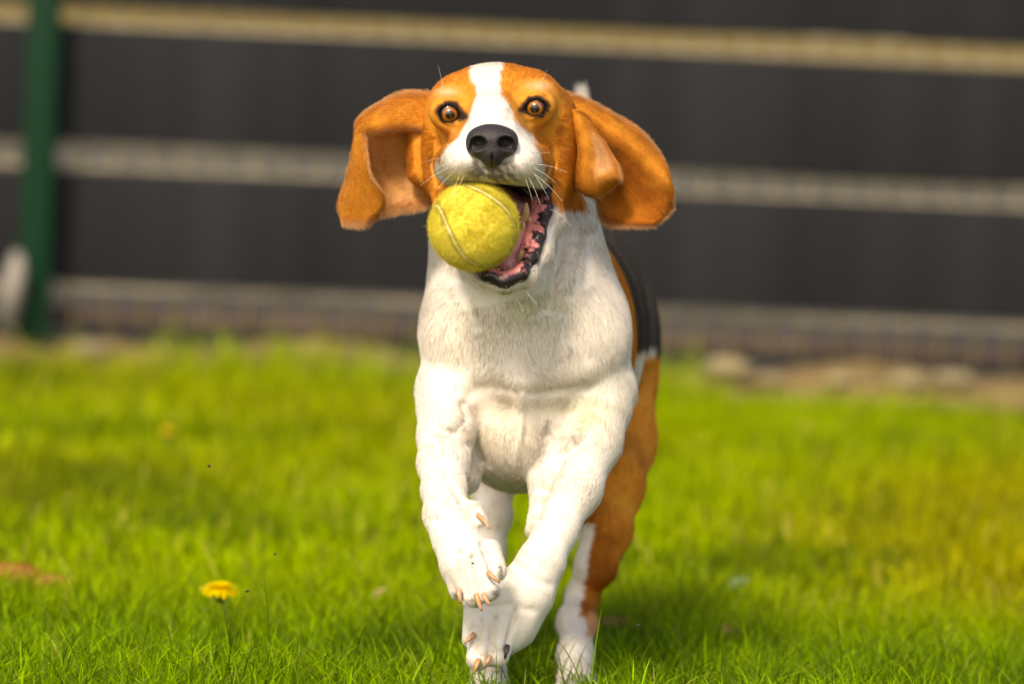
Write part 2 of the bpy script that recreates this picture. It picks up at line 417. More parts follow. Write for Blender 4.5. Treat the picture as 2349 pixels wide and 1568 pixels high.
# hind leg, photo left
B.chain([(P(1175, 930, 4.70), .040), (P(1130, 1050, 4.62), .024), (P(1128, 1110, 4.59), .0165), (P(1134, 1180, 4.57), .0120), (P(1118, 1260, 4.57), .0120), (P(1105, 1370, 4.53), .0120), (P(1118, 1480, 4.45), .0125), (P(1122, 1560, 4.38), .0145)], .012)
for dx, r in ((-28, .0085), (-9, .0095), (10, .0095), (28, .0085)):
    B.cap(P(1122+dx*.7, 1570, 4.375), P(1122+dx, 1600, 4.345), r, r*.9, .004)
B.cap(P(1218, 1090, 4.60), P(1216, 1112, 4.53), .008, .006, .01)
# tail
TAIL = [(P(1375, 620, 4.82), .014), (P(1372, 500, 4.87), .012), (P(1362, 380, 4.885), .010), (P(1347, 300, 4.88), .008), (P(1336, 226, 4.87), .0055)]
B.chain(TAIL, .02)
# ---- head
B.ell(P(1142, 272, 4.360), (.0545, .070, .0425), .012, g=(0, 1, .35))
B.ell(P(1062, 238, 4.316), (.025, .028, .022), .018, g=(-.3, 1, .5))
B.ell(P(1212, 228, 4.316), (.025, .028, .022), .018, g=(.3, 1, .5))
B.ell(P(1012, 335, 4.340), (.0170, .036, .036), .014, g=(-.4, 1, -.4))
B.ell(P(1275, 335, 4.340), (.0180, .036, .040), .014, g=(.4, 1, -.4))
B.ell(P(1278, 415, 4.342), (.0125, .026, .024), .012, g=(.3, .6, -1))
B.ell(P(1006, 410, 4.345), (.0105, .026, .018), .012, g=(-.3, .6, -1))
B.cap(P(1134, 215, 4.318), P(1130, 310, 4.238), .020, .0170, .014, g=(0, .8, .6))
B.cap(P(1130, 320, 4.290), P(1128, 352, 4.236), .032, .0225, .014, g=(0, 1, .3))
B.ell(P(1068, 367, 4.247), (.0200, .034, .0165), .009, g=(-.6, .7, -.5))
B.ell(P(1190, 370, 4.247), (.0188, .034, .0180), .009, g=(.6, .7, -.5))
B.ell(P(1129, 366, 4.236), (.0140, .020, .0110), .006, g=(0, .3, -1))
B.ell(P(1040, 380, 4.275), (.0150, .030, .0150), .010, g=(-.6, .7, -.5))
B.ell(P(1226, 385, 4.275), (.0150, .030, .0180), .010, g=(.6, .7, -.5))
B.cap(P(958, 305, 4.335), P(966, 395, 4.335), .008, .010, .006, g=DOWN)
B.cap(P(1318, 300, 4.345), P(1322, 400, 4.345), .009, .010, .008, g=DOWN)
# jaw: two rami and chin, then the mouth is hollowed out
B.ell(P(1140, 520, 4.338), (.038, .032, .050), .014, g=DOWN)
B.chain([(P(1262, 420, 4.315), .0105), (P(1256, 500, 4.295), .0105), (P(1234, 575, 4.276), .0095), (P(1202, 626, 4.256), .0090), (P(1158, 642, 4.246), .0085)], .010)
B.chain([(P(1012, 420, 4.315), .0090), (P(1030, 500, 4.295), .0100), (P(1060, 570, 4.280), .0100), (P(1108, 622, 4.258), .0090), (P(1158, 642, 4.246), .0085)], .010)
B.ell(P(1150, 575, 4.292), (.029, .019, .029), .010, g=DOWN)
MOUTH = [(P(1138, 470, 4.286), (.0355, .045, .0240)), (P(1144, 550, 4.264), (.0285, .034, .0285))]
for c, r in MOUTH: B.ell(c, r, .004, sub=True)
# eye sockets
EYES = [(P(1031, 259, 4.287), -1), (P(1229, 245, 4.287), 1)]
ER = .0118
for c, sx in EYES:
    B.ell(c+np.array([0, .001, 0]), (.0158, .0152, .0142), .008, g=(sx*.3, 1, .2))
    B.ell(c, (ER*.97,)*3, .001, sub=True)
    ca_, sa_ = math.cos(sx*.16), math.sin(sx*.16)
    B.ell(c+np.array([0, -.014, -.0003]), (.0078, .012, .0060), .0016, sub=True, rot=[[ca_, 0, -sa_], [0, 1, 0], [sa_, 0, ca_]])
    B.cap(c+np.array([-sx*.006, -.0135, -.0014]), c+np.array([-sx*.0098, -.0125, -.0034]), .0024, .0010, .0016, sub=True)
BV, BQ = B.mesh()
# keep in memory the signed field's gradient as normals
BN = vnormals(BV, BQ)
if (BN*(BV-BV.mean(0))).sum() < 0: BQ = BQ[:, ::-1]; BN = -BN

def sculpt(lines):
    global BV, BN
    u, v = UVp(BV); tc_ = CAM-BV; tc_ /= np.linalg.norm(tc_, axis=1, keepdims=True)
    fr = np.clip(((BN*tc_).sum(1)-.05)/.25, 0, 1)*(BV[:, 1] < 4.42)
    off = np.zeros(len(BV)); sel = np.nonzero(fr > 0)[0]; uu, vv = u[sel], v[sel]
    for pts, wd, dep in lines:
        d = np.full(len(sel), 1e9)
        pts = pts if len(pts) > 1 else pts*2
        for (a, b), (c, e) in zip(pts[:-1], pts[1:]):
            L2 = (c-a)**2+(e-b)**2+1e-9; t = np.clip(((uu-a)*(c-a)+(vv-b)*(e-b))/L2, 0, 1)
            d = np.minimum(d, np.hypot(uu-a-t*(c-a), vv-b-t*(e-b)))
        off[sel] -= dep*np.exp(-(d/wd)**2)
    BV = BV+BN*(off*fr)[:, None]; BN = vnormals(BV, BQ)
sculpt([([(1078, 905), (1108, 888), (1150, 890), (1195, 902), (1270, 897), (1340, 884)], 13, .0016),
        ([(1065, 872), (1130, 862), (1195, 872), (1290, 864), (1340, 860)], 26, -.0020),
        ([(1198, 905), (1194, 980), (1180, 1060)], 9, -.0026),
        ([(1135, 950)], 34, .0045), ([(1255, 960)], 40, .0050),
        ([(1018, 985), (1062, 992), (1104, 1060)], 10, .0040), ([(1335, 1008), (1290, 1042), (1245, 1120)], 10, .0045),
        ([(1060, 925), (1072, 955), (1040, 990)], 9, .0022),
        ([(1000, 1005), (1018, 1060), (1040, 1120), (1058, 1150)], 8, .0022),
        ([(1290, 545), (1272, 640), (1258, 705)], 13, .0030), ([(1318, 560), (1300, 660)], 12, -.0020), ([(1352, 540), (1348, 640)], 14, .0020),
        ([(1050, 640), (1095, 745)], 13, .0014), ([(1290, 720), (1350, 820)], 16, .0012),
        ([(1256, 330), (1268, 372), (1258, 408)], 7, .0018), ([(1008, 330), (996, 375), (1004, 420)], 7, .0018),
        ([(1056, 1268), (1060, 1310), (1068, 1360)], 6, .0036), ([(1084, 1275), (1096, 1320), (1106, 1365)], 6, .0036), ([(1106, 1245), (1124, 1290), (1136, 1330)], 6, .0036),
        ([(1040, 1300), (1046, 1340)], 9, -.0012), ([(1076, 1320), (1088, 1358)], 8, -.0012), ([(1106, 1310), (1120, 1350)], 8, -.0012),
        ([(1102, 1420), (1094, 1500)], 6, .0036), ([(1136, 1420), (1122, 1510)], 6, .0036), ([(1182, 1400), (1162, 1490)], 6, .0036),
        ([(1180, 1290), (1225, 1330), (1262, 1340)], 10, .0016), ([(1100, 1395), (1160, 1385), (1220, 1400)], 10, .0014),
        ([(1250, 1120), (1232, 1190)], 8, .0022), ([(1085, 1470)], 8, -.0014), ([(1108, 1490)], 9, -.0014), ([(1145, 1480)], 9, -.0014),
        ([(1000, 1190), (1030, 1205), (1080, 1190)], 9, .0012), ([(1080, 255), (1100, 285)], 12, .0012), ([(1178, 250), (1166, 282)], 12, .0012),
        ([(1052, 296), (1030, 292), (1008, 280)], 6, .0010), ([(1212, 282), (1238, 280), (1262, 264)], 6, .0010),
        ([(1005, 222), (1035, 212), (1062, 226)], 7, .0012), ([(1200, 213), (1230, 202), (1258, 216)], 7, .0012)])

W_ = np.array([.82, .765, .68]); O_ = np.array([.66, .265, .030]); K_ = np.array([.085, .070, .060]); O2 = np.array([.40, .12, .012])
def mixc(c, d, t): return c*(1-t[:, None])+np.asarray(d)*t[:, None]
def coat(p):
    u, v = UVp(p); Y = p[:, 1]; n = len(p)
    nz = sin_noise(p, 160, 3); nz2 = sin_noise(p, 45, 5); nf = sin_noise(p, 700, 9, 2)
    c = np.tile(W_, (n, 1))*(1+.03*nz2[:, None])
    # faint straw stains, then grass bounce and shade painted into the white coat
    c = mixc(c, (.66, .56, .38), .22*ss(.2, 1.2, nz2+.3*nz)*(Y < 4.5))
    st = np.exp(-(((u-1190)/110)**2+((v-700)/50)**2))*ss(-.6, .6, nz2+.5); c = mixc(c, (.45, .47, .13), .55*st)  # soft shade under the jaw, painted green like light off the grass
    st = np.exp(-(((u-1350)/60)**2+((v-950)/60)**2)); c = mixc(c, (.42, .45, .16), .55*st*ss(-.5, .5, nz))  # greenish shading on the right of the chest, painted in
    st = np.exp(-(((u-1180)/95)**2+((v-965)/65)**2)); c = mixc(c, (.58, .48, .28), .42*st)  # shade below the chest crease, painted as a tan zone
    for (a, b, s_) in ((1028, 985, 9), (1058, 976, 7), (1322, 1012, 9), (1255, 992, 22), (1300, 1000, 12), (1065, 925, 10)):
        st = np.exp(-(((u-a)/(s_*1.4))**2+((v-b)/s_)**2))*(Y < 4.40); c = mixc(c, (.10, .06, .03), .65*st*(.6+.5*nf))
    for (a, b, s1, s2) in ((1147, 1306, 6, 12), (1138, 1358, 9, 7), (1050, 1362, 12, 5), (1082, 1376, 9, 4)):
        st = np.exp(-(((u-a)/s1)**2+((v-b)/s2)**2))*(Y < 4.25); c = mixc(c, (.05, .035, .03), np.clip(.9*st*(1+.6*nf), 0, 1))
    # trunk: tan edge and black saddle
    bod = ss(4.425, 4.435, Y+.004*nz)
    hi = (v < 1100)*(v > 440)
    tan = bod*hi*ss(4.40, 4.43, Y+.006*nz)
    c = mixc(c, O_, tan)
    sad = ss(4.462, 4.475, Y+.004*nz+.00005*(v-700))*ss(815, 800, v+8*nz-.25*(u-1480))*(v > 420)
    c = mixc(c, K_, sad)
    wh = ss(4.45, 4.47, Y)*ss(790, 810, v-.2*(1485-u))*ss(1500, 1490, u+.20*(v-850)+6*nz)*(v < 1000)
    c = mixc(c, W_, wh)
    # hind legs
    hind = (Y > 4.52)*(v > 815)
    outer = ss(1350, 1362, u+10*nz+.14*(v-1225)*(v > 1225)-0*(v))
    org = hind*np.where(v < 1200, ss(1400, 1415, u+8*nz-.00*(v)+.30*(v-950)*(v > 900)), outer)
    org = org*ss(1425, 1405, v+12*nz)
    c = mixc(c, mixc(np.tile(O_*np.array([1.2, 1.22, 1.2]), (n, 1)), O2, np.clip(ss(-.2, 1.0, nz2+.5*nz)*.5+.9*ss(1090, 1300, v)*ss(1455, 1370, u), 0, 1)), org*1.0)  # leg shading painted into the tan: brighter above, browner toward the lower inner side
    sock = (Y > 4.40)*(v > 1405)*(u > 1330)*(u < 1400)*ss(1470, 1450, v+10*nz)*ss(1338, 1350, u+6*nz)
    c = mixc(c, O_, sock*.8)
    # head
    hd = (v < 520)*(Y < 4.405)*(v < 505-0*(u))
    q = np.interp(v, [140, 150, 220, 256, 292, 314, 346, 380, 430], [1078, 1077, 1092, 1080, 1064, 1050, 1018, 1000, 1000])
    r = np.interp(v, [140, 150, 220, 256, 292, 314, 346, 380, 430], [1151, 1151, 1150, 1170, 1196, 1219, 1238, 1248, 1250])
    blaze = ss(-5, 5, u-q+5*nz)*ss(-5, 5, r-u+5*nz)*(v < 470)*np.where((v > 372)*(Y > 4.285), 0, 1)
    under = ss(470, 485, v+10*nz+.55*np.maximum(1290-u, 0)*(u > 1200)+.8*np.maximum(u-1310, 0)*0)*(u > 1200)+ss(452, 464, v+8*nz)*(u <= 1200)
    face = hd*(1-np.clip(under, 0, 1))
    oc = mixc(np.tile(O_, (n, 1)), O2, .45*ss(.1, 1.2, nz2))
    oc = mixc(oc, (.78, .42, .16), .5*ss(-.2, .9, nz)*ss(250, 330, v)*np.exp(-((u-1130)/150)**2))
    oc = oc*(1+.10*nf[:, None])
    c = mixc(c, oc, face*(1-blaze))
    for (ex, ey, sx) in ((1031, 259, -1), (1229, 245, 1)):        # pale brow streak
        b = np.exp(-(((u-(ex+sx*8))/26)**2+((v-(ey-48+sx*0))/9)**2)); c = mixc(c, (.80, .55, .36), .5*b*face)
        d = np.hypot((u-ex-sx*2)/1.12, (v-ey)/1.0)
        dxi = -sx*(u-ex); d = d-np.clip(dxi-14, 0, 22)*.62*np.exp(-((v-ey-9)/9)**2); ring = ss(34, 25, d*np.where(v < ey, 1.0, 1.06)+3*nz+2*nf); c = mixc(c, (.022, .014, .012), ring*(v < 340))
        b = np.exp(-(((u-(ex-sx*38))/12)**2+((v-(ey+12))/14)**2)); c = mixc(c, (.06, .03, .02), .6*b*face)
    # grey speckle round the nose and on the lips
    g = np.exp(-(((u-1130)/62)**4+((v-392)/27)**4))*(Y < 4.265); c = mixc(c, (.10, .085, .08), np.clip(.85*g*(1+.7*nf+.1*nz), 0, .9))
    # inside of the mouth
    ins = np.full(n, 9.)
    for cc, rr in MOUTH: ins = np.minimum(ins, np.sqrt((((p-cc)/rr)**2).sum(1)))
    inm = ss(1.07, 1.035, ins)
    rim = ss(1.30, 1.14, ins+.05*nz)*ss(400, 412, v)*(Y < 4.33)*(u > 1090)
    c = mixc(c, (.020, .013, .014), rim*ss(5, -5, (Y-4.33)*2000))
    mot = ss(-.25, .1, nz+.3*nf-.9*ss(4.262, 4.245, Y)+.25-1.6*ss(480, 430, v))  # black toward the top paints the dark gap under the upper lip
    fl = mixc(np.tile(np.array([.028, .016, .018]), (n, 1)), (.62, .17, .17), mot)
    c = c*(1-inm[:, None])+fl*inm[:, None]
    return np.clip(c, 0, 1), inm, rim
Bc, Bin, Brim = coat(BV)

dog = empty('dog', (P(1200, 1500, 4.40)[0], 4.40, 0))
tag(dog, 'tan, white and black beagle running forward with flying ears and a ball in its mouth', 'dog')
bpy.context.view_layer.update()
M_mouth = None
N = M_fur_skin.node_tree.nodes; L = M_fur_skin.node_tree.links
wa = N.new('ShaderNodeAttribute'); wa.attribute_name = 'Wet'
mr = N.new('ShaderNodeMapRange'); mr.inputs[3].default_value = .8; mr.inputs[4].default_value = .22
L.new(wa.outputs['Fac'], mr.inputs[0]); L.new(mr.outputs[0], N['Principled BSDF'].inputs['Roughness'])
mr = N.new('ShaderNodeMapRange'); mr.inputs[3].default_value = .1; mr.inputs[4].default_value = .7
L.new(wa.outputs['Fac'], mr.inputs[0]); L.new(mr.outputs[0], N['Principled BSDF'].inputs['Specular IOR Level'])
body = np_mesh('body', BV, BQ, M_fur_skin, dog, Bc)
at = body.data.attributes.new('Wet', 'FLOAT', 'POINT'); at.data.foreach_set('value', np.clip(Bin+Brim*.7, 0, 1).astype(np.float32))

# groom field
gd = np.zeros_like(BV); gw = np.zeros(len(BV))
x, y, z = BV.T
for kind, fn, g in B.prims:
    d = fn(x, y, z); wgt = np.exp(-np.clip(d, 0, .1)/.004)
    g = g/(np.linalg.norm(g)+1e-9); gd += wgt[:, None]*g; gw += wgt
gd /= gw[:, None]+1e-9
u, v = UVp(BV)
# muzzle and cheek hair flows away from the nose
hm = (v < 430)*(BV[:, 1] < 4.40)
away = BV-P(1130, 335, 4.20); away /= np.linalg.norm(away, axis=1, keepdims=True)
hmw = (ss(440, 400, v)*hm)[:, None]*.75; gd = gd*(1-hmw)+away*hmw
# chest swirls
for (cu, cv, s, k) in ((1197, 885, 60, 1.2), (1095, 905, 45, -1.4), (1290, 1010, 50, 1.5), (1030, 985, 30, 1.0), (1250, 960, 45, -1.)):
    w_ = np.exp(-(((u-cu)**2+(v-cv)**2)/s**2))*(BV[:, 1] < 4.40)
    rx = (u-cu)/s; rz = -(v-cv)/s
    gd[:, 0] += w_*k*(rx+.6*rz)*1.6; gd[:, 2] += w_*k*(rz-.6*rx)*1.0
# hair lengths (m)
Y = BV[:, 1]
ln = np.full(len(BV), .0066)
ln = np.where((v > 950)*(Y < 4.34), .0060, ln)
ln = np.where((v > 1180)*(Y < 4.32), .0042, ln); ln = np.where((v > 1300)*(Y < 4.32), .0034, ln)
ln = np.where((Y > 4.45)*(v > 1200), .0065, ln)
ln = np.where((v < 430)*(Y < 4.40), .0055, ln)
dn = np.hypot(u-1130, v-340); ln = np.where((dn < 120)*(Y < 4.33), .0022+.0033*np.clip((dn-40)/80, 0, 1), ln)
for ex, ey in ((1031, 259), (1229, 245)):
    d = np.hypot(u-ex, v-ey); ln = np.where((d < 60)*(Y < 4.33), np.minimum(ln, .0009+.003*np.clip((d-28)/32, 0, 1)), ln)
ln = np.where((v < 330)*(Y > 4.8), .013, ln)
tocam = CAM-BV; tocam /= np.linalg.norm(tocam, axis=1, keepdims=True)
face = (BN*tocam).sum(1)
wt = np.where(face > -.35, 1., .3)*np.where(Y > 4.5, .45, 1.)*(1-np.clip(Bin+.9*Brim, 0, 1))
wt = wt*np.where((v < 470)*(Y < 4.4), 1.9, 1.)
for ex, ey in ((1031, 259), (1229, 245)):
    d = np.hypot(u-ex, v-ey); wt = wt*np.where((d < 25)*(Y < 4.33), 0, 1.)
dn = np.hypot((u-1129)/62, (v-335)/46); wt = wt*np.where((dn < 1)*(Y < 4.30), 0, 1.)
T, Wt = sample_faces(BV, BQ, 560000, wt)
rp = interp(BV, T, Wt); rn = interp(BN, T, Wt); rd = interp(gd, T, Wt); rl = interp(ln, T, Wt)
rc, _, _ = coat(rp)
cl = sin_noise(rp, 260, 21, 2); cl2 = sin_noise(rp, 260, 22, 2); cl3 = sin_noise(rp, 90, 23, 1)
rd = rd/(np.linalg.norm(rd, axis=1, keepdims=True)+1e-9)+.07*np.stack([cl, cl*.3, cl2], 1)+rng.normal(size=rd.shape)*.10
rl = rl*rng.uniform(.7, 1.15, len(rl))*(1+.06*cl3)
rc = np.clip(rc*(1+.14*rng.normal(size=(len(rl), 1))+.05*cl[:, None]), 0, .92)
hair_obj('fur', dog, rp, rn, rd, rl, rc, M_hair, r0=.00009, lift=.10+.10*rng.random(len(rl)))
# a sparser layer of coarser guard hairs gives the coat its visible strokes
gi = rng.choice(len(rp), 70000, replace=False)
tanm = ss(.5, .3, rc[gi][:, 2])
gc = np.clip(rc[gi]*(1+(rng.choice([-.42, -.24, -.08, .12, .30], len(gi)))*(.45+.55*tanm))[:, None], 0, .92)
o = hair_obj('guard_hair', dog, rp[gi], rn[gi], rd[gi], rl[gi]*1.2, gc, M_hair, r0=.00013, lift=.10+.08*rng.random(len(gi)))
print('body', len(BV), 'verts')

# ---------------------------------------------------------------- ears
def cr(A, m):   # catmull-rom upsample along axis 0
    A = np.asarray(A, float); n = len(A); E = np.concatenate([[2*A[0]-A[1]], A, [2*A[-1]-A[-2]]]); out = []
    for i in range(n-1):
        for k in range(m):
            t = k/m; p0, p1, p2, p3 = E[i], E[i+1], E[i+2], E[i+3]
            out.append(.5*((2*p1)+(-p0+p2)*t+(2*p0-5*p1+4*p2-p3)*t*t+(-p0+3*p1-3*p2+p3)*t**3))
    out.append(A[-1]); return np.array(out)
def leather(rows, thick, m=7):
    G = np.array([[P(*q) for q in r] for r in rows]); G = cr(G, m); G = cr(G.transpose(1, 0, 2), m).transpose(1, 0, 2)
    a, b, _ = G.shape; fl_ = G.reshape(-1, 3); G = G.copy(); G[..., 1] += (.0016*sin_noise(fl_, 70, 33, 2)+.0006*sin_noise(fl_, 190, 34, 2)).reshape(a, b); ds = np.gradient(G, axis=0); dt = np.gradient(G, axis=1); n = np.cross(ds, dt); n /= np.linalg.norm(n, axis=2, keepdims=True)+1e-12
    S, Tt = np.meshgrid(np.linspace(0, 1, a), np.linspace(0, 1, b), indexing='ij')
    e = np.minimum(np.minimum(Tt, 1-Tt)/.10, (1-S)/.08); th = thick*np.sqrt(np.clip(1-(1-np.clip(e, 0, 1))**2, .02, 1))
    top = (G-n*th[..., None]).reshape(-1, 3); bot = (G+n*th[..., None]).reshape(-1, 3)
    V = np.concatenate([top, bot]); o = a*b
    i, j = np.meshgrid(np.arange(a-1), np.arange(b-1), indexing='ij'); i = i.ravel(); j = j.ravel()
    q = np.stack([i*b+j, i*b+j+1, (i+1)*b+j+1, (i+1)*b+j], 1); Q = [q, q[:, ::-1]+o]
    def edge(idx): 
        idx = np.array(idx); return np.stack([idx[:-1], idx[1:], idx[1:]+o, idx[:-1]+o], 1)
    Q += [edge([k*b for k in range(a)]), edge([k*b+b-1 for k in range(a)])[:, ::-1], edge(range(b))[:, ::-1], edge([(a-1)*b+k for k in range(b)])]
    Q = np.concatenate(Q)
    d = ds/(np.linalg.norm(ds, axis=2, keepdims=True)+1e-12)
    t_ = dt/(np.linalg.norm(dt, axis=2, keepdims=True)+1e-12)
    # hair runs along the ear and outward at its borders
    out = np.clip((Tt-.80)/.2, 0, 1)-np.clip((.20-Tt)/.2, 0, 1)
    dd = d+t_*out[..., None]*.7
    dd = np.concatenate([dd.reshape(-1, 3)]*2)
    ST = np.concatenate([np.stack([S.ravel(), Tt.ravel()], 1)]*2)
    edge_w = np.concatenate([(1-np.clip(np.minimum(np.minimum(Tt, 1-Tt)/.09, (1-S)/.08), 0, 1)).ravel()]*2)
    return V, Q, dd, ST, edge_w
def ear(label, patches, nh):
    Vs, Qs, Ds, Cs, Es, off = [], [], [], [], [], 0
    for rows, th, cf in patches:
        V, Q, d, ST, e = leather(rows, th); c = cf(V, ST[:, 0], ST[:, 1], e)
        Vs.append(V); Qs.append(Q+off); Ds.append(d); Cs.append(c); Es.append(e); off += len(V)
    V = np.concatenate(Vs); Q = np.concatenate(Qs); d = np.concatenate(Ds); c = np.concatenate(Cs); e = np.concatenate(Es)
    o = np_mesh('ear', V, Q, M_ear, dog, c)
    o['label'] = label
    nn = vnormals(V, Q)
    T, W2 = sample_faces(V, Q, nh, 1+1.2*e)
    rp = interp(V, T, W2); rn = interp(nn, T, W2); rd = interp(d, T, W2); rc = interp(c, T, W2); re = interp(e, T, W2)
    ok = np.linalg.norm(rn, axis=1) > .3; rp, rn, rd, rc, re = rp[ok], rn[ok], rd[ok], rc[ok], re[ok]; k = len(rp)
    rn /= np.linalg.norm(rn, axis=1, keepdims=True)
    cl = sin_noise(rp, 300, 31, 2); cl2 = sin_noise(rp, 300, 32, 2)
    rd = rd/(np.linalg.norm(rd, axis=1, keepdims=True)+1e-9)+.22*np.stack([cl, cl*.3, cl2], 1)+rng.normal(size=(k, 3))*.13+np.array([0, 0, -.15])-re[:, None]*np.array([0, 0, .45])
    rl = (.0042+.0018*re)*rng.uniform(.6, 1.25, k)
    rc = rc*(1+.24*rng.normal(size=(k, 1)))*(1+.16*cl[:, None]); rc = mixc(rc, (.85, .62, .38), .5*re**2)  # rim light painted into the hair, paler toward the ear's edge
    hair_obj('fur', o, rp, rn, rd, rl, np.clip(rc, 0, .9), M_hair, r0=.00008, lift=.20+.50*re)
    return o
def cL(V, S, T, e):
    nz = sin_noise(V, 120, 41); nz2 = sin_noise(V, 50, 42)
    c = np.tile(O_*.92, (len(V), 1))
    inner = ss(.36, .48, T)*ss(.74, .60, S)
    c = mixc(c, (.76, .45, .20), inner*(.6+.25*nz))
    c = mixc(c, (.78, .52, .30), .6*np.exp(-((T-.38)/.05)**2)*ss(.7, .5, S))
    c = mixc(c, O2*.8, np.clip(.8*ss(.70, 1.0, S)*ss(.3, .9, T)+.35*ss(-.2, 1, nz2+.3*nz), 0, 1))
    return np.clip(c, 0, 1)
def cR(V, S, T, e):
    nz = sin_noise(V, 120, 43); nz2 = sin_noise(V, 45, 44)
    c = np.tile(O_*.9, (len(V), 1)); c = mixc(c, O2, np.clip(.70*ss(.2, .45, T+.05*nz)*ss(.05, .3, S)+.3*ss(0, 1, nz2+.4*nz), 0, 1))  # redder, darker shading painted into the middle of the ear
    c = mixc(c, O2*.7, .7*ss(.8, 1, T)*ss(.4, .8, S))
    return np.clip(c, 0, 1)
def cF(V, S, T, e):
    nz = sin_noise(V, 120, 45)
    c = np.tile(O_*.9, (len(V), 1)); c = mixc(c, (.74, .42, .20), ss(.50, .64, T)*ss(.95, .84, T)*ss(.80, .6, S)*ss(.1, .3, S)*.7); c = mixc(c, O2, .35*ss(.34, .1, T)*ss(.2, .5, S))
    return np.clip(c*(1+.08*nz[:, None]), 0, 1)
earL = [[(992, 216, 4.352), (985, 250, 4.332), (975, 296, 4.322), (972, 318, 4.345), (980, 380, 4.350), (990, 430, 4.350), (992, 470, 4.348)],
        [(925, 215, 4.350), (925, 250, 4.322), (924, 290, 4.316), (928, 312, 4.342), (932, 370, 4.352), (938, 430, 4.352), (944, 481, 4.346)],
        [(872, 240, 4.348), (872, 266, 4.318), (874, 298, 4.312), (880, 320, 4.338), (890, 380, 4.350), (900, 440, 4.350), (905, 487, 4.344)],
        [(838, 262, 4.342), (838, 280, 4.314), (842, 305, 4.310), (848, 330, 4.332), (860, 385, 4.345), (876, 445, 4.345), (884, 492, 4.338)],
        [(822, 282, 4.336), (816, 305, 4.322), (812, 335, 4.318), (806, 365, 4.320), (795, 410, 4.326), (776, 470, 4.330), (788, 506, 4.330)],
        [(830, 296, 4.318), (832, 318, 4.304), (834, 348, 4.298), (839, 385, 4.296), (856, 425, 4.294), (868, 465, 4.296), (826, 516, 4.308)],
        [(832, 300, 4.312), (836, 325, 4.299), (840, 355, 4.294), (847, 395, 4.292), (866, 430, 4.291), (879, 470, 4.294), (856, 504, 4.304)]]
# the folded flap closes at the bottom: lobe
lobe = [[(812, 330, 4.318), (838, 350, 4.298)], ]
ear('tan ear flung out to the left, its tip curled forward', [(earL, .0011, cL)], 60000)
earR = [[(1288, 212, 4.354), (1296, 252, 4.342), (1306, 300, 4.338), (1318, 350, 4.348), (1332, 400, 4.352), (1345, 440, 4.352)],
        [(1350, 234, 4.352), (1352, 265, 4.334), (1352, 310, 4.340), (1355, 360, 4.352), (1360, 410, 4.356), (1368, 458, 4.352)],
        [(1405, 263, 4.352), (1405, 300, 4.332), (1400, 345, 4.344), (1395, 390, 4.356), (1390, 440, 4.356), (1376, 495, 4.350)],
        [(1455, 293, 4.350), (1455, 335, 4.330), (1448, 380, 4.340), (1435, 430, 4.348), (1420, 475, 4.350), (1396, 514, 4.344)],
        [(1498, 336, 4.345), (1500, 380, 4.328), (1492, 425, 4.334), (1478, 465, 4.342), (1462, 498, 4.342), (1436, 517, 4.338)],
        [(1524, 380, 4.340), (1530, 412, 4.326), (1528, 445, 4.328), (1518, 478, 4.332), (1502, 504, 4.334), (1478, 518, 4.334)],
        [(1533, 412, 4.338), (1541, 432, 4.330), (1542, 456, 4.330), (1535, 480, 4.332), (1520, 500, 4.332), (1498, 515, 4.334)]]
foldR = [[(1300, 250, 4.335), (1312, 252, 4.322), (1324, 254, 4.320), (1336, 262, 4.328), (1345, 275, 4.340)],
         [(1314, 300, 4.332), (1326, 300, 4.314), (1344, 302, 4.312), (1362, 306, 4.322), (1376, 315, 4.338)],
         [(1324, 350, 4.330), (1336, 350, 4.309), (1356, 352, 4.306), (1378, 350, 4.314), (1396, 350, 4.330)],
         [(1322, 395, 4.328), (1334, 400, 4.307), (1354, 398, 4.304), (1384, 384, 4.308), (1412, 378, 4.320)],
         [(1325, 422, 4.330), (1340, 432, 4.310), (1362, 428, 4.308), (1390, 410, 4.303), (1420, 405, 4.312)],
         [(1334, 436, 4.334), (1348, 446, 4.320), (1372, 447, 4.316), (1398, 433, 4.318), (1419, 415, 4.320)]]
ear('tan ear flung out to the right with a crumpled front fold', [(earR, .0011, cR), (foldR, .0012, cF)], 70000)

# ---------------------------------------------------------------- nose
c0 = P(1129, 332, 4.205)
Nf = Field(np.arange(c0[0]-.028, c0[0]+.028, .0006), np.arange(4.185, 4.245, .0006), np.arange(c0[2]-.024, c0[2]+.024, .0006))
Nf.ell(P(1129, 318, 4.216), (.0178, .016, .0110), .004)
Nf.ell(P(1094, 331, 4.214), (.0082, .013, .0098), .004)
Nf.ell(P(1163, 329, 4.214), (.0082, .013, .0098), .004)
Nf.ell(P(1129, 345, 4.213), (.0098, .012, .0125), .005)
Nf.cap(P(1129, 350, 4.208), P(1129, 380, 4.220), .0062, .0030, .004)
for s, cu in ((-1, 1097), (1, 1161)):
    Nf.ell(P(cu, 328, 4.203), (.0062, .010, .0048), .002, sub=True)
    Nf.cap(P(cu+s*2, 336, 4.200), P(cu+s*22, 344, 4.210), .0024, .0016, .003, sub=True)
Nf.cap(P(1129, 345, 4.197), P(1129, 385, 4.211), .0010, .0010, .0015, sub=True)
V, Q = Nf.mesh(); nn = vnormals(V, Q)
if (nn*(V-V.mean(0))).sum() < 0: Q = Q[:, ::-1]
np_mesh('nose', V, Q, M_nose, dog)

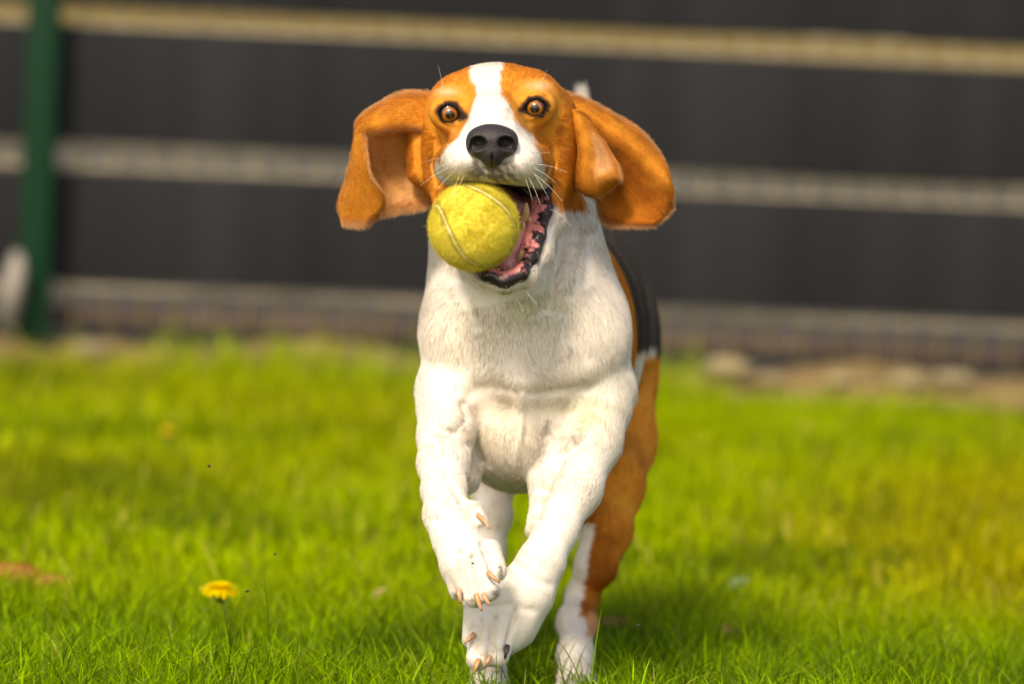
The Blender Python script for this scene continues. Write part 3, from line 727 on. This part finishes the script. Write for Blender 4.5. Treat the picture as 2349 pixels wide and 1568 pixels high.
# ---------------------------------------------------------------- eyes
def eye_mat():
    mm = bpy.data.materials.new('eye'); mm.use_nodes = True; N = mm.node_tree.nodes; L = mm.node_tree.links; b = N['Principled BSDF']
    tc = N.new('ShaderNodeTexCoord'); sx = N.new('ShaderNodeSeparateXYZ'); L.new(tc.outputs['Object'], sx.inputs[0])
    ln = N.new('ShaderNodeVectorMath'); ln.operation = 'LENGTH'
    cb = N.new('ShaderNodeCombineXYZ'); L.new(sx.outputs[0], cb.inputs[0]); L.new(sx.outputs[2], cb.inputs[2]); L.new(cb.outputs[0], ln.inputs[0])
    nz = N.new('ShaderNodeTexNoise'); nz.inputs['Scale'].default_value = 500; L.new(tc.outputs['Object'], nz.inputs['Vector'])
    ma = N.new('ShaderNodeMath'); ma.operation = 'MULTIPLY_ADD'; ma.inputs[1].default_value = .0012; L.new(nz.outputs[0], ma.inputs[0]); L.new(ln.outputs['Value'], ma.inputs[2])
    mr = N.new('ShaderNodeMapRange'); mr.inputs[1].default_value = 0; mr.inputs[2].default_value = ER; L.new(ma.outputs[0], mr.inputs[0])
    cr_ = N.new('ShaderNodeValToRGB'); e = cr_.color_ramp.elements
    e[0].position = 0; e[0].color = (.003, .002, .002, 1); e[1].position = 1; e[1].color = (.03, .02, .018, 1)
    for p, c in ((.30, (.003, .002, .002)), (.34, (.14, .045, .004)), (.44, (.40, .145, .010)), (.52, (.22, .07, .006)), (.58, (.012, .007, .005)), (.80, (.02, .012, .01))):
        x = e.new(p); x.color = (*c, 1)
    L.new(mr.outputs[0], cr_.inputs[0]); L.new(cr_.outputs[0], b.inputs['Base Color'])
    b.inputs['Roughness'].default_value = .35; b.inputs['Coat Weight'].default_value = 1; b.inputs['Coat Roughness'].default_value = .02; b.inputs['Coat IOR'].default_value = 1.4
    return mm
M_eye = eye_mat()
for c, sx in EYES:
    n1, n2 = 64, 64; th = np.linspace(0, math.pi, n1); ph = np.linspace(0, 2*math.pi, n2, endpoint=False)
    A, Bb = np.meshgrid(th, ph, indexing='ij'); D = np.stack([np.sin(A)*np.cos(Bb), -np.cos(A), np.sin(A)*np.sin(Bb)], -1).reshape(-1, 3)
    oc_, rc_ = .0056, .0074; bq = -D[:, 1]*oc_; dq = bq*bq-(oc_*oc_-rc_*rc_); rr_ = np.maximum(ER, np.where(dq > 0, bq+np.sqrt(np.maximum(dq, 0)), 0)); V = D*rr_[:, None]
    i, j = np.meshgrid(np.arange(n1-1), np.arange(n2), indexing='ij'); i = i.ravel(); j = j.ravel(); j2 = (j+1) % n2
    F = np.stack([i*n2+j, i*n2+j2, (i+1)*n2+j2, (i+1)*n2+j], 1)[:, ::-1]
    o = np_mesh('eye', V, F, M_eye); o.parent = dog; o.location = c-np.array(dog.location)
    o.rotation_euler = (rad(6), 0, rad(-sx*3))

# ---------------------------------------------------------------- tongue and teeth
Tf = Field(np.arange(-.06, .06, .0009), np.arange(4.20, 4.36, .0010), np.arange(.30, .46, .0009))
Tf.chain([(P(1150, 470, 4.330), .015), (P(1184, 515, 4.300), .0160), (P(1182, 565, 4.282), .0145), (P(1162, 605, 4.266), .0110)], .008)
Tf.chain([(P(1120, 500, 4.318), .012), (P(1135, 570, 4.286), .0120), (P(1145, 600, 4.272), .0095)], .008)
Tf.cap(P(1160, 520, 4.288), P(1158, 596, 4.262), .0040, .0030, .005, sub=True)
V, Q = Tf.mesh(); nn = vnormals(V, Q)
if (nn*(V-V.mean(0))).sum() < 0: Q = Q[:, ::-1]
np_mesh('tongue', V, Q, M_tongue, dog)
def tooth(a, b, r):
    a, b = np.array(a), np.array(b); pts = [a+(b-a)*t for t in (0, .25, .5, .75, .92, 1)]
    V, F = tube_vf(pts, [r*.8, r, r*.95, r*.7, r*.35, r*.05], 10); np_mesh('tooth', V, F, M_tooth, dog)
for a, b, r in [((1204, 515, 4.286), (1208, 464, 4.276), .0034), ((1198, 535, 4.278), (1200, 508, 4.270), .0028), ((1218, 512, 4.280), (1214, 498, 4.275), .0018),
                ((1194, 604, 4.262), (1195, 574, 4.252), .0030), ((1176, 622, 4.254), (1173, 612, 4.248), .0018),
                ((1160, 626, 4.250), (1158, 616, 4.245), .0017), ((1144, 626, 4.250), (1142, 616, 4.245), .0017)]:
    tooth(P(*a), P(*b), r)

# wet lip edge, black with a pink inner side
Lf = Field(np.arange(-.045, .045, .0010), np.arange(4.20, 4.36, .0012), np.arange(.29, .46, .0010))
LP = [(P(1246, 405, 4.312), .0028), (P(1250, 430, 4.300), .0046), (P(1251, 480, 4.284), .0048), (P(1238, 540, 4.268), .0042), (P(1219, 590, 4.254), .0040), (P(1193, 628, 4.243), .0056), (P(1158, 642, 4.238), .0056), (P(1122, 632, 4.241), .0052), (P(1096, 608, 4.250), .0050)]
Lf.chain(LP, .005)
LP2 = [(P(1238, 455, 4.296), .0048), (P(1232, 510, 4.282), .0070), (P(1216, 560, 4.268), .0062), (P(1200, 590, 4.260), .0050)]
Lf.chain(LP2, .003)
V, Q = Lf.mesh(); nn = vnormals(V, Q)
if (nn*(V-V.mean(0))).sum() < 0: Q = Q[:, ::-1]; nn = -nn
nf = sin_noise(V, 900, 92, 2); nm = sin_noise(V*np.array([1, 1, 1.6]), 420, 93, 2); V = V+nn*(.0003*nf+.0003*nm)[:, None]
uu, vv = UVp(V); xr = np.interp(vv, [405, 450, 500, 560, 600, 640], [1240, 1243, 1243, 1227, 1204, 1184])
pk = ss(6, -8, uu-xr+16*nm+8*nf)*ss(432, 462, vv+14*nm)*ss(636, 612, vv+8*nm)*(uu > 1120)
M_lip = mat('wet_lip', (.02, .014, .015), .38, attr='Col', spec=.4, coat=.1)
np_mesh('lip', V, Q, M_lip, dog, mixc(np.tile(np.array([.018, .012, .013]), (len(V), 1)), (.74, .26, .25), pk))

# ---------------------------------------------------------------- claws
def claw(a, b, r, bend, dark=False):
    a = P(*a); b = P(*b); mid = (a+b)/2+np.array(bend); ts = np.linspace(0, 1, 8)
    pts = [(1-t)**2*a+2*t*(1-t)*mid+t*t*b for t in ts]
    V, F = tube_vf(pts, [r*.70*(1-.7*t**1.8) for t in ts], 10); np_mesh('claw', V, F, M_claw_dark if dark else M_claw, dog)
claw((1095, 1180, 4.236), (1122, 1212, 4.228), .0028, (.002, -.002, .002))
claw((1052, 1352, 4.209), (1057, 1383, 4.206), .0030, (0, -.003, 0))
claw((1092, 1362, 4.204), (1105, 1400, 4.200), .0032, (0, -.003, 0))
claw((1108, 1362, 4.204), (1124, 1388, 4.200), .0030, (0, -.003, 0))
claw((1120, 1312, 4.206), (1146, 1336, 4.202), .0030, (0, -.003, 0))
claw((1088, 1455, 4.256), (1066, 1474, 4.252), .0034, (0, -.002, .001))
claw((1098, 1512, 4.252), (1086, 1543, 4.248), .0034, (0, -.003, 0))
claw((1124, 1505, 4.252), (1110, 1528, 4.248), .0030, (0, -.003, 0))
claw((1164, 1480, 4.256), (1158, 1510, 4.252), .0030, (0, -.003, 0), True)

# ---------------------------------------------------------------- whiskers
wh = []
for (a, b) in [((1050, 372), (990, 395)), ((1048, 380), (965, 425)), ((1052, 388), (1000, 440)), ((1060, 392), (1035, 455)), ((1045, 366), (975, 372)), ((1070, 395), (1045, 450)),
               ((1205, 372), (1262, 350)), ((1210, 382), (1275, 420)), ((1212, 390), (1290, 462)), ((1205, 395), (1240, 470)), ((1198, 398), (1222, 462)), ((1214, 378), (1300, 395)),
               ((1212, 385), (1258, 455)), ((1020, 228), (1005, 150)), ((1236, 215), (1255, 160)), ((1165, 652), (1200, 715)), ((1180, 650), (1232, 700)), ((1150, 655), (1160, 712)), ((1262, 480), (1310, 520))]:
    Ya = 4.215 if 300 < a[1] < 420 else (4.285 if a[1] < 300 else 4.248)
    p, q = P(*a, Ya+.012), P(*b, Ya+.012-(.02 if a[1] > 300 else .01)); mid = (p+q)/2+np.array([0, 0, .004])
    wh.append([(1-t)**2*p+2*t*(1-t)*mid+t*t*q for t in np.linspace(0, 1, 6)])
wh = np.array(wh); cu = bpy.data.hair_curves.new('whiskers'); cu.add_curves([6]*len(wh))
cu.attributes['position'].data.foreach_set('vector', (wh-np.array(dog.location)).astype(np.float32).ravel())
ra = cu.attributes.new('radius', 'FLOAT', 'POINT'); ra.data.foreach_set('value', np.tile(np.linspace(.00016, .00005, 6), len(wh)).astype(np.float32))
M_wh = mat('whisker', (.85, .8, .68), .4, trans=.2); cu.materials.append(M_wh)
o = link(bpy.data.objects.new('whiskers', cu), dog); o['kind'] = 'stuff'

# ---------------------------------------------------------------- tennis ball
bc = P(1087, 518, 4.238); BR = .0328
ball = empty('tennis_ball', bc); tag(ball, 'worn yellow-green tennis ball gripped in the dog\'s open mouth', 'ball')
bpy.context.view_layer.update()
Rb = np.array([[0.7044, 0.3356, -0.6255], [-0.5554, 0.8093, -0.1913], [0.442, 0.4821, 0.7565]])
tt = np.linspace(0, 2*math.pi, 400, endpoint=False); a_, b_ = .70, .30
sc = np.stack([a_*np.cos(tt)+b_*np.cos(3*tt), a_*np.sin(tt)-b_*np.sin(3*tt), 2*math.sqrt(a_*b_)*np.sin(2*tt)], 1); sc /= np.linalg.norm(sc, axis=1, keepdims=True)
sc = sc@Rb.T
n1, n2 = 120, 240; th = np.linspace(0, math.pi, n1); ph = np.linspace(0, 2*math.pi, n2, endpoint=False)
A, Bb = np.meshgrid(th, ph, indexing='ij'); D = np.stack([np.sin(A)*np.cos(Bb), np.sin(A)*np.sin(Bb), np.cos(A)], -1).reshape(-1, 3)
def seam_d(D): 
    o = np.empty(len(D))
    for i in range(0, len(D), 4000): o[i:i+4000] = np.sqrt(np.maximum(2-2*(D[i:i+4000]@sc.T).max(1), 0))*BR
    return o
sd = seam_d(D)
rr = BR+.0004*sin_noise(D*BR, 300, 51)-.0010*np.exp(-(sd/.0013)**2)
V = D*rr[:, None]+bc
def felt_col(D, sd):
    n1_ = sin_noise(D*BR, 130, 52); n2_ = sin_noise(D*BR, 900, 53)
    c = np.tile(np.array([.82, .72, .10]), (len(D), 1)); c = mixc(c, (.90, .80, .22), .3*ss(-.2, 1, n1_)); c = mixc(c, (.50, .43, .03), .3*ss(.25, 1.2, -n1_+.3*n2_))
    return mixc(c, (.25, .20, .02), .5*np.exp(-((sd-.0022)/.0012)**2))
i, j = np.meshgrid(np.arange(n1-1), np.arange(n2), indexing='ij'); i = i.ravel(); j = j.ravel(); j2 = (j+1) % n2
F = np.stack([i*n2+j, (i+1)*n2+j, (i+1)*n2+j2, i*n2+j2], 1)
np_mesh('felt', V, F, M_felt, ball, felt_col(D, sd))
k = 80000; D2 = rng.normal(size=(k, 3)); D2 /= np.linalg.norm(D2, axis=1, keepdims=True); s2 = seam_d(D2); ok = s2 > .0006; D2 = D2[ok]; s2 = s2[ok]; k = len(D2)
hair_obj('fuzz', ball, D2*BR+bc, D2, rng.normal(size=(k, 3))+.7*np.stack([sin_noise(D2*BR, 600, 54), sin_noise(D2*BR, 600, 55), sin_noise(D2*BR, 600, 56)], 1), rng.uniform(.0010, .0038, k), felt_col(D2, s2)*rng.uniform(.85, 1.12, (k, 1)), M_fuzz, r0=.00007, lift=.5, curl=.4)
# seam: a slightly sunken pale rubber band following the groove
sp = sc*(BR-.0006)+bc; tg = np.roll(sc, -1, 0)-np.roll(sc, 1, 0); tg /= np.linalg.norm(tg, axis=1, keepdims=True); bi = np.cross(sc, tg); V = []
for kx in range(8):
    an = 2*math.pi*kx/8; V.append(sp+bi*(.0015*math.cos(an))+sc*(.0008*math.sin(an)))
V = np.concatenate(V); n = len(sp); i, j = np.meshgrid(np.arange(n), np.arange(8), indexing='ij'); i = i.ravel(); j = j.ravel(); i2 = (i+1) % n; jj = (j+1) % 8
np_mesh('seam', V, np.stack([j*n+i, j*n+i2, jj*n+i2, jj*n+i], 1), M_seam, ball)

# ---------------------------------------------------------------- grass
def blades(name, n, xr, yr, hr, wr, label, lean=.5, seed=1, L=4, dens=None, tint=None, dark=.0, pos=None):
    r = np.random.default_rng(seed)
    if pos is None: x = r.uniform(*xr, n); y = r.uniform(*yr, n)
    else: x, y = pos; n = len(x)
    if dens is not None:
        keep = r.random(n) < dens(x, y); x = x[keep]; y = y[keep]; n = len(x)
    h = r.uniform(*hr, n)*(.75+.5*r.random(n)**2); wd = r.uniform(*wr, n); az = r.uniform(0, 6.283, n); bend = r.uniform(.1, 1, n)*lean*1.3
    q = np.stack([x, y, 0*x], 1); pn = sin_noise(q, 9, 61); pn2 = sin_noise(q, 30, 62); h = h*(1+.22*pn2)
    gz = ground_h(x, y)-.003; fa = r.uniform(0, 6.283, n); V = np.zeros((n, 2*L+1, 3))
    for i in range(L+1):
        t = i/L; out = h*bend*(t**1.8)*.75; up = h*t*(1-.28*bend*t*t)
        cx = x+np.cos(az)*out; cy = y+np.sin(az)*out; cz = gz+up; ww = wd*.5*(1-.15*t-.6*t**3)
        dx = np.cos(fa+.6*t)*ww; dy = np.sin(fa+.6*t)*ww
        if i < L:
            V[:, 2*i] = np.stack([cx-dx, cy-dy, cz], 1); V[:, 2*i+1] = np.stack([cx+dx, cy+dy, cz], 1)
        else: V[:, 2*L] = np.stack([cx, cy, cz], 1)
    b = np.arange(n)[:, None]*(2*L+1)
    Q = np.concatenate([b+np.array([[2*i, 2*i+1, 2*i+3, 2*i+2]]) for i in range(L-1)]); T = b+np.array([[2*L-2, 2*L-1, 2*L]])
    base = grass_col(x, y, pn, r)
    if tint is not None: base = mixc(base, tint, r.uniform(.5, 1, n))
    c = np.repeat(base[:, None, :], 2*L+1, 1)
    o = np_mesh(name, V.reshape(-1, 3), [Q, T], M_grass, None, c.reshape(-1, 3)); tag(o, label, 'grass', kind='stuff'); return o
def grass_col(x, y, pn, r):
    n = len(x); c = np.tile(np.array([.34, .47, .001]), (n, 1))
    q = np.stack([x, y, 0*x], 1); a = sin_noise(q*[1, .6, 1], 3.2, 71, 2)
    yel = ss(-.2, 1.0, a+.55*ss(-.1, .5, x)*ss(4.6, 5.3, y)); c = mixc(c, (.46, .39, .004), .75*yel)
    c = mixc(c, (.12, .20, .001), .7*ss(.25, 1.0, -pn+.1))
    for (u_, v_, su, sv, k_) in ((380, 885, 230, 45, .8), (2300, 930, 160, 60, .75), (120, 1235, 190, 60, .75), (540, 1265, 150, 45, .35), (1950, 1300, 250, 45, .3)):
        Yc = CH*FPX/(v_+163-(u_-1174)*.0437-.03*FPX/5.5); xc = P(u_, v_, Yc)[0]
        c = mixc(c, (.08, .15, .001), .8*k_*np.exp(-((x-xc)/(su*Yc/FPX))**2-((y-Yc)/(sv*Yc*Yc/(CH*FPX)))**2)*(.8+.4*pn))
    s = r.random(n); c = mixc(c, (.50, .42, .06), .9*(s > .955)); c = mixc(c, (.05, .11, .008), .7*(s < .12))
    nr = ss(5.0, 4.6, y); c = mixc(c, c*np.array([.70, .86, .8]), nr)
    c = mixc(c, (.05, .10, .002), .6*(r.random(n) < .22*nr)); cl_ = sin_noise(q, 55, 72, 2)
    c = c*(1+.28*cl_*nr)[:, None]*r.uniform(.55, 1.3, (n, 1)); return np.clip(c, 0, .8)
edge = lambda x, y: ss(FY-.16, FY-.36, y+.20*sin_noise(np.stack([x, y*0, x*0], 1), 5, 81)+.08*sin_noise(np.stack([x, y*0, x*0], 1), 17, 82))
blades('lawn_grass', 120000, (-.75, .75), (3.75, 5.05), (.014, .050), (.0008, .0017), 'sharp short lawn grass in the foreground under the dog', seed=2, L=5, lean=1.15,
       dens=lambda x, y: (1-.75*(y < 4.33)*(y > 3.98)*np.exp(-((x+.022)/.045)**2))*(1-.80*(y < 4.46)*np.exp(-((x-.047)/.038)**2)))
blades('lawn_grass', 120000, (-1.6, 1.6), (5.05, 7.7), (.020, .040), (.0018, .0034), 'out of focus lawn grass between the dog and the fence', seed=3, L=3, dens=edge, lean=.7)
blades('lawn_grass', 46000, (-2.6, 2.6), (2.6, 7.4), (.020, .038), (.0022, .0040), 'sparser lawn grass to the sides of the dog', seed=4, L=3, dens=lambda x, y: ((np.abs(x) > .75)*1.*(y < 5.05)+(np.abs(x) > 1.6)*(y >= 5.05)+(y < 3.75)*1.*(np.abs(x) < .75)) > 0)
blades('tall_grass', 700, (-.6, .6), (4.05, 4.8), (.050, .080), (.0009, .0015), 'single long dark grass blades standing above the lawn', seed=5, L=6, lean=.75, tint=(.06, .11, .004))
G2 = lambda xc, yc, sx_, sy_: (lambda x, y: np.exp(-((x-xc)/sx_)**2-((y-yc)/sy_)**2)*(.6+.6*sin_noise(np.stack([x, y, 0*x], 1), 40, 86)))
blades('tall_tufts', 7000, (-.65, .0), (6.9, 7.56), (.03, .075), (.002, .0035), 'taller grass tufts at the fence foot left of the dog', seed=8, L=4, lean=.8, dens=G2(-.28, 7.5, .15, .22))
blades('tall_tufts', 5000, (-.05, .45), (6.9, 7.58), (.03, .085), (.002, .0035), 'taller grass tufts at the fence foot right behind the dog', seed=9, L=4, lean=.8, dens=G2(.18, 7.5, .09, .22))
blades('dead_grass', 5200, (.2, .75), (7.15, 7.56), (.015, .045), (.002, .004), 'straw coloured dead grass at the fence foot on the right', seed=10, L=3, lean=1.3, tint=(.52, .40, .17), dens=G2(.42, 7.42, .20, .10))
blades('dead_grass', 3600, (-.8, -.1), (7.25, 7.56), (.015, .045), (.002, .004), 'straw coloured dead grass at the fence foot on the left', seed=11, L=3, lean=1.3, tint=(.50, .38, .15), dens=G2(-.52, 7.46, .14, .08))
blades('broad_leaves', 1100, (-.6, .6), (3.95, 5.0), (.012, .026), (.0040, .0085), 'small broad weed leaves low in the foreground lawn', seed=6, L=5, lean=1.1, tint=(.07, .16, .005))

# ---------------------------------------------------------------- dandelions and fallen leaves
M_petal = mat('dandelion_petal', (.80, .46, .004), .6, attr='Col', trans=.3, spec=.2)
M_stem = mat('dandelion_stem', (.16, .22, .04), .5); M_cal = mat('dandelion_calyx', (.07, .11, .02), .6)
def dandelion(u, v, Yd, rad_, lab, seed):
    c = P(u, v, Yd); gz = float(ground_h(np.array([c[0]]), np.array([Yd]))[0]); r = np.random.default_rng(seed)
    d = empty('dandelion', (c[0], Yd, gz)); tag(d, lab, 'dandelion', 'dandelions in the lawn'); bpy.context.view_layer.update()
    pts = [(c[0]+.004*math.sin(t*3), Yd, gz+(c[2]-.004-gz)*t) for t in np.linspace(0, 1, 8)]
    V, F = tube_vf(pts, .0016, 8); np_mesh('stem', V, F, M_stem, d)
    V, F = tube_vf([c+np.array([0, 0, z]) for z in (-.011, -.008, -.004, 0)], [.002, .005, .0055, .0045], 12); np_mesh('calyx', V, F, M_cal, d)
    V, Q, cc = [], [], []
    for k in range(170):
        q = (k+.5)/170; az = k*2.39996; el = math.pi/2*(1-q**.8)*.95-.12*q; L_ = rad_*(.55+.45*q)*r.uniform(.9, 1.08); wdt = .0013*r.uniform(.8, 1.2)
        o = np.array([math.cos(az), math.sin(az), 0]); t = np.array([-math.sin(az), math.cos(az), 0]); b = len(V)
        for i in range(5):
            s_ = i/4; e = el-.55*s_*q; p = c+o*(L_*s_*math.cos(e))+np.array([0, 0, L_*s_*math.sin(e)*.50+.001]); ww = wdt*(.5+.6*s_)
            V += [p-t*ww, p+t*ww]; cc += [np.array([.97, .76+.06*r.random(), .006])]*2
        for i in range(4): Q.append([b+2*i, b+2*i+1, b+2*i+3, b+2*i+2])
    o = np_mesh('petals', np.array(V), np.array(Q), M_petal, d, np.array(cc)); o['kind'] = 'stuff'
    return d
dandelion(506, 1352, 4.68, .0190, 'yellow dandelion in full bloom left of the dog', 1)
dandelion(386, 988, 6.25, .0100, 'small blurred dandelion further back in the lawn at the left', 2)
def leaf(u, v, Yd, L_, W2_, col, rot, lab, tilt=.35, grp=None):
    c = P(u, v, Yd); n = 9; V, Q = [], []
    ca, sa = math.cos(rot), math.sin(rot)
    for i in range(n):
        s_ = i/(n-1)*2-1; ww = W2_*math.sqrt(max(0, 1-s_*s_))*(1+.1*math.sin(7*s_))+.0004
        for j in range(5):
            t = j/2-1; x, y, z = L_*s_, ww*t, -.25*L_*s_*s_+.3*ww*t*t
            y, z = y*math.cos(tilt)-z*math.sin(tilt), y*math.sin(tilt)+z*math.cos(tilt)
            V.append(c+np.array([x*ca-z*sa, y, x*sa+z*ca]))
    for i in range(n-1):
        for j in range(4): Q.append([i*5+j, (i+1)*5+j, (i+1)*5+j+1, i*5+j+1])
    V = np.array(V); Q = np.array(Q); nn = vnormals(V, Q)*.0003; m_ = len(V)
    mt = mat('fallen_leaf_'+'abcdefgh'[len([x for x in bpy.data.materials if x.name.startswith('fallen_leaf')])], col, .6, noise=(160, tuple(q*.6 for q in col), .25), trans=.25)
    E = [k*5 for k in range(n)]; E2 = [k*5+4 for k in range(n)]
    side = [[E[k], E[k+1], E[k+1]+m_, E[k]+m_] for k in range(n-1)]+[[E2[k+1], E2[k], E2[k]+m_, E2[k+1]+m_] for k in range(n-1)]
    o = np_mesh('fallen_leaf', np.concatenate([V+nn, V-nn]), np.concatenate([Q, Q[:, ::-1]+m_, np.array(side)]), mt)
    tag(o, lab, 'leaf', grp or 'fallen leaves in the lawn'); return o
leaf(1690, 1336, 5.05, .0115, .0055, (.30, .42, .16), .45, 'pale green leaf caught in the lawn right of the dog, blurred', .8)
leaf(1665, 1443, 4.78, .010, .0045, (.50, .27, .12), -.1, 'pinkish tan leaf lying below the pale green one', .7)
leaf(40, 1312, 4.98, .030, .009, (.42, .15, .008), -.1, 'large orange leaf lying in the lawn at the left edge', .8)
leaf(112, 1330, 4.92, .018, .006, (.44, .22, .012), .15, 'smaller yellow-orange leaf beside the large orange one', .7)
leaf(870, 1358, 4.86, .007, .004, (.40, .34, .07), .6, 'tiny straw coloured leaf between the dandelion and the paws', .7)
leaf(1410, 1425, 4.82, .014, .005, (.30, .16, .03), .0, 'brown leaf just right of the dog\'s hind foot', .7)

# pale stones along the fence foot, far out of focus
M_pale = mat('pale_pebble', (.34, .28, .15), .9, noise=(30, (.20, .17, .09), .2), bump=(80, .5))
for k, (u_, v_, r_, lab) in enumerate(((1668, 842, .022, 'largest pale stone at the fence foot, nearest to the dog on its right'), (1765, 868, .012, 'small pale stone next to the largest one at the fence foot'),
        (1930, 872, .014, 'middle pale stone at the fence foot right of the dog'), (2085, 872, .020, 'broad pale stone at the fence foot, left one of the rightmost pair'),
        (2190, 868, .018, 'rightmost pale stone at the fence foot'), (215, 800, .017, 'pale stone at the fence foot just right of the green post'), (880, 835, .013, 'pale stone at the fence foot left of the dog'))):
    c = P(u_, v_, FY-.16); o = rock('stone', (c[0], FY-.16, max(c[2], .008)), (r_*1.5, r_, r_*.6), 40+k, M_pale, n=14); tag(o, lab, 'stone', 'pale stones along the fence foot')

# crumbs of soil thrown up by the paws
M_crumb = mat('soil_crumb', (.05, .035, .02), .9)
for k, (u_, v_, Yc, r_, lab) in enumerate(((480, 1068, 4.3, .0010, 'tiny dark soil crumb highest in the air at the left of the dog'), (631, 1270, 4.3, .0009, 'tiny dark soil crumb in the air right of the large dandelion and above it'),
        (567, 1355, 4.25, .0010, 'tiny dark soil crumb in the air close beside the large dandelion'), (1465, 1433, 4.3, .0010, 'tiny dark soil crumb in the air right of the hind foot'), (1085, 1291, 4.19, .0008, 'tiny dark soil crumb on the back of the raised front paw'))):
    o = rock('soil_crumb', P(u_, v_, Yc), (r_*1.4, r_, r_), 20+k, M_crumb, n=6); tag(o, lab, 'soil crumb', 'soil crumbs thrown up by the paws')
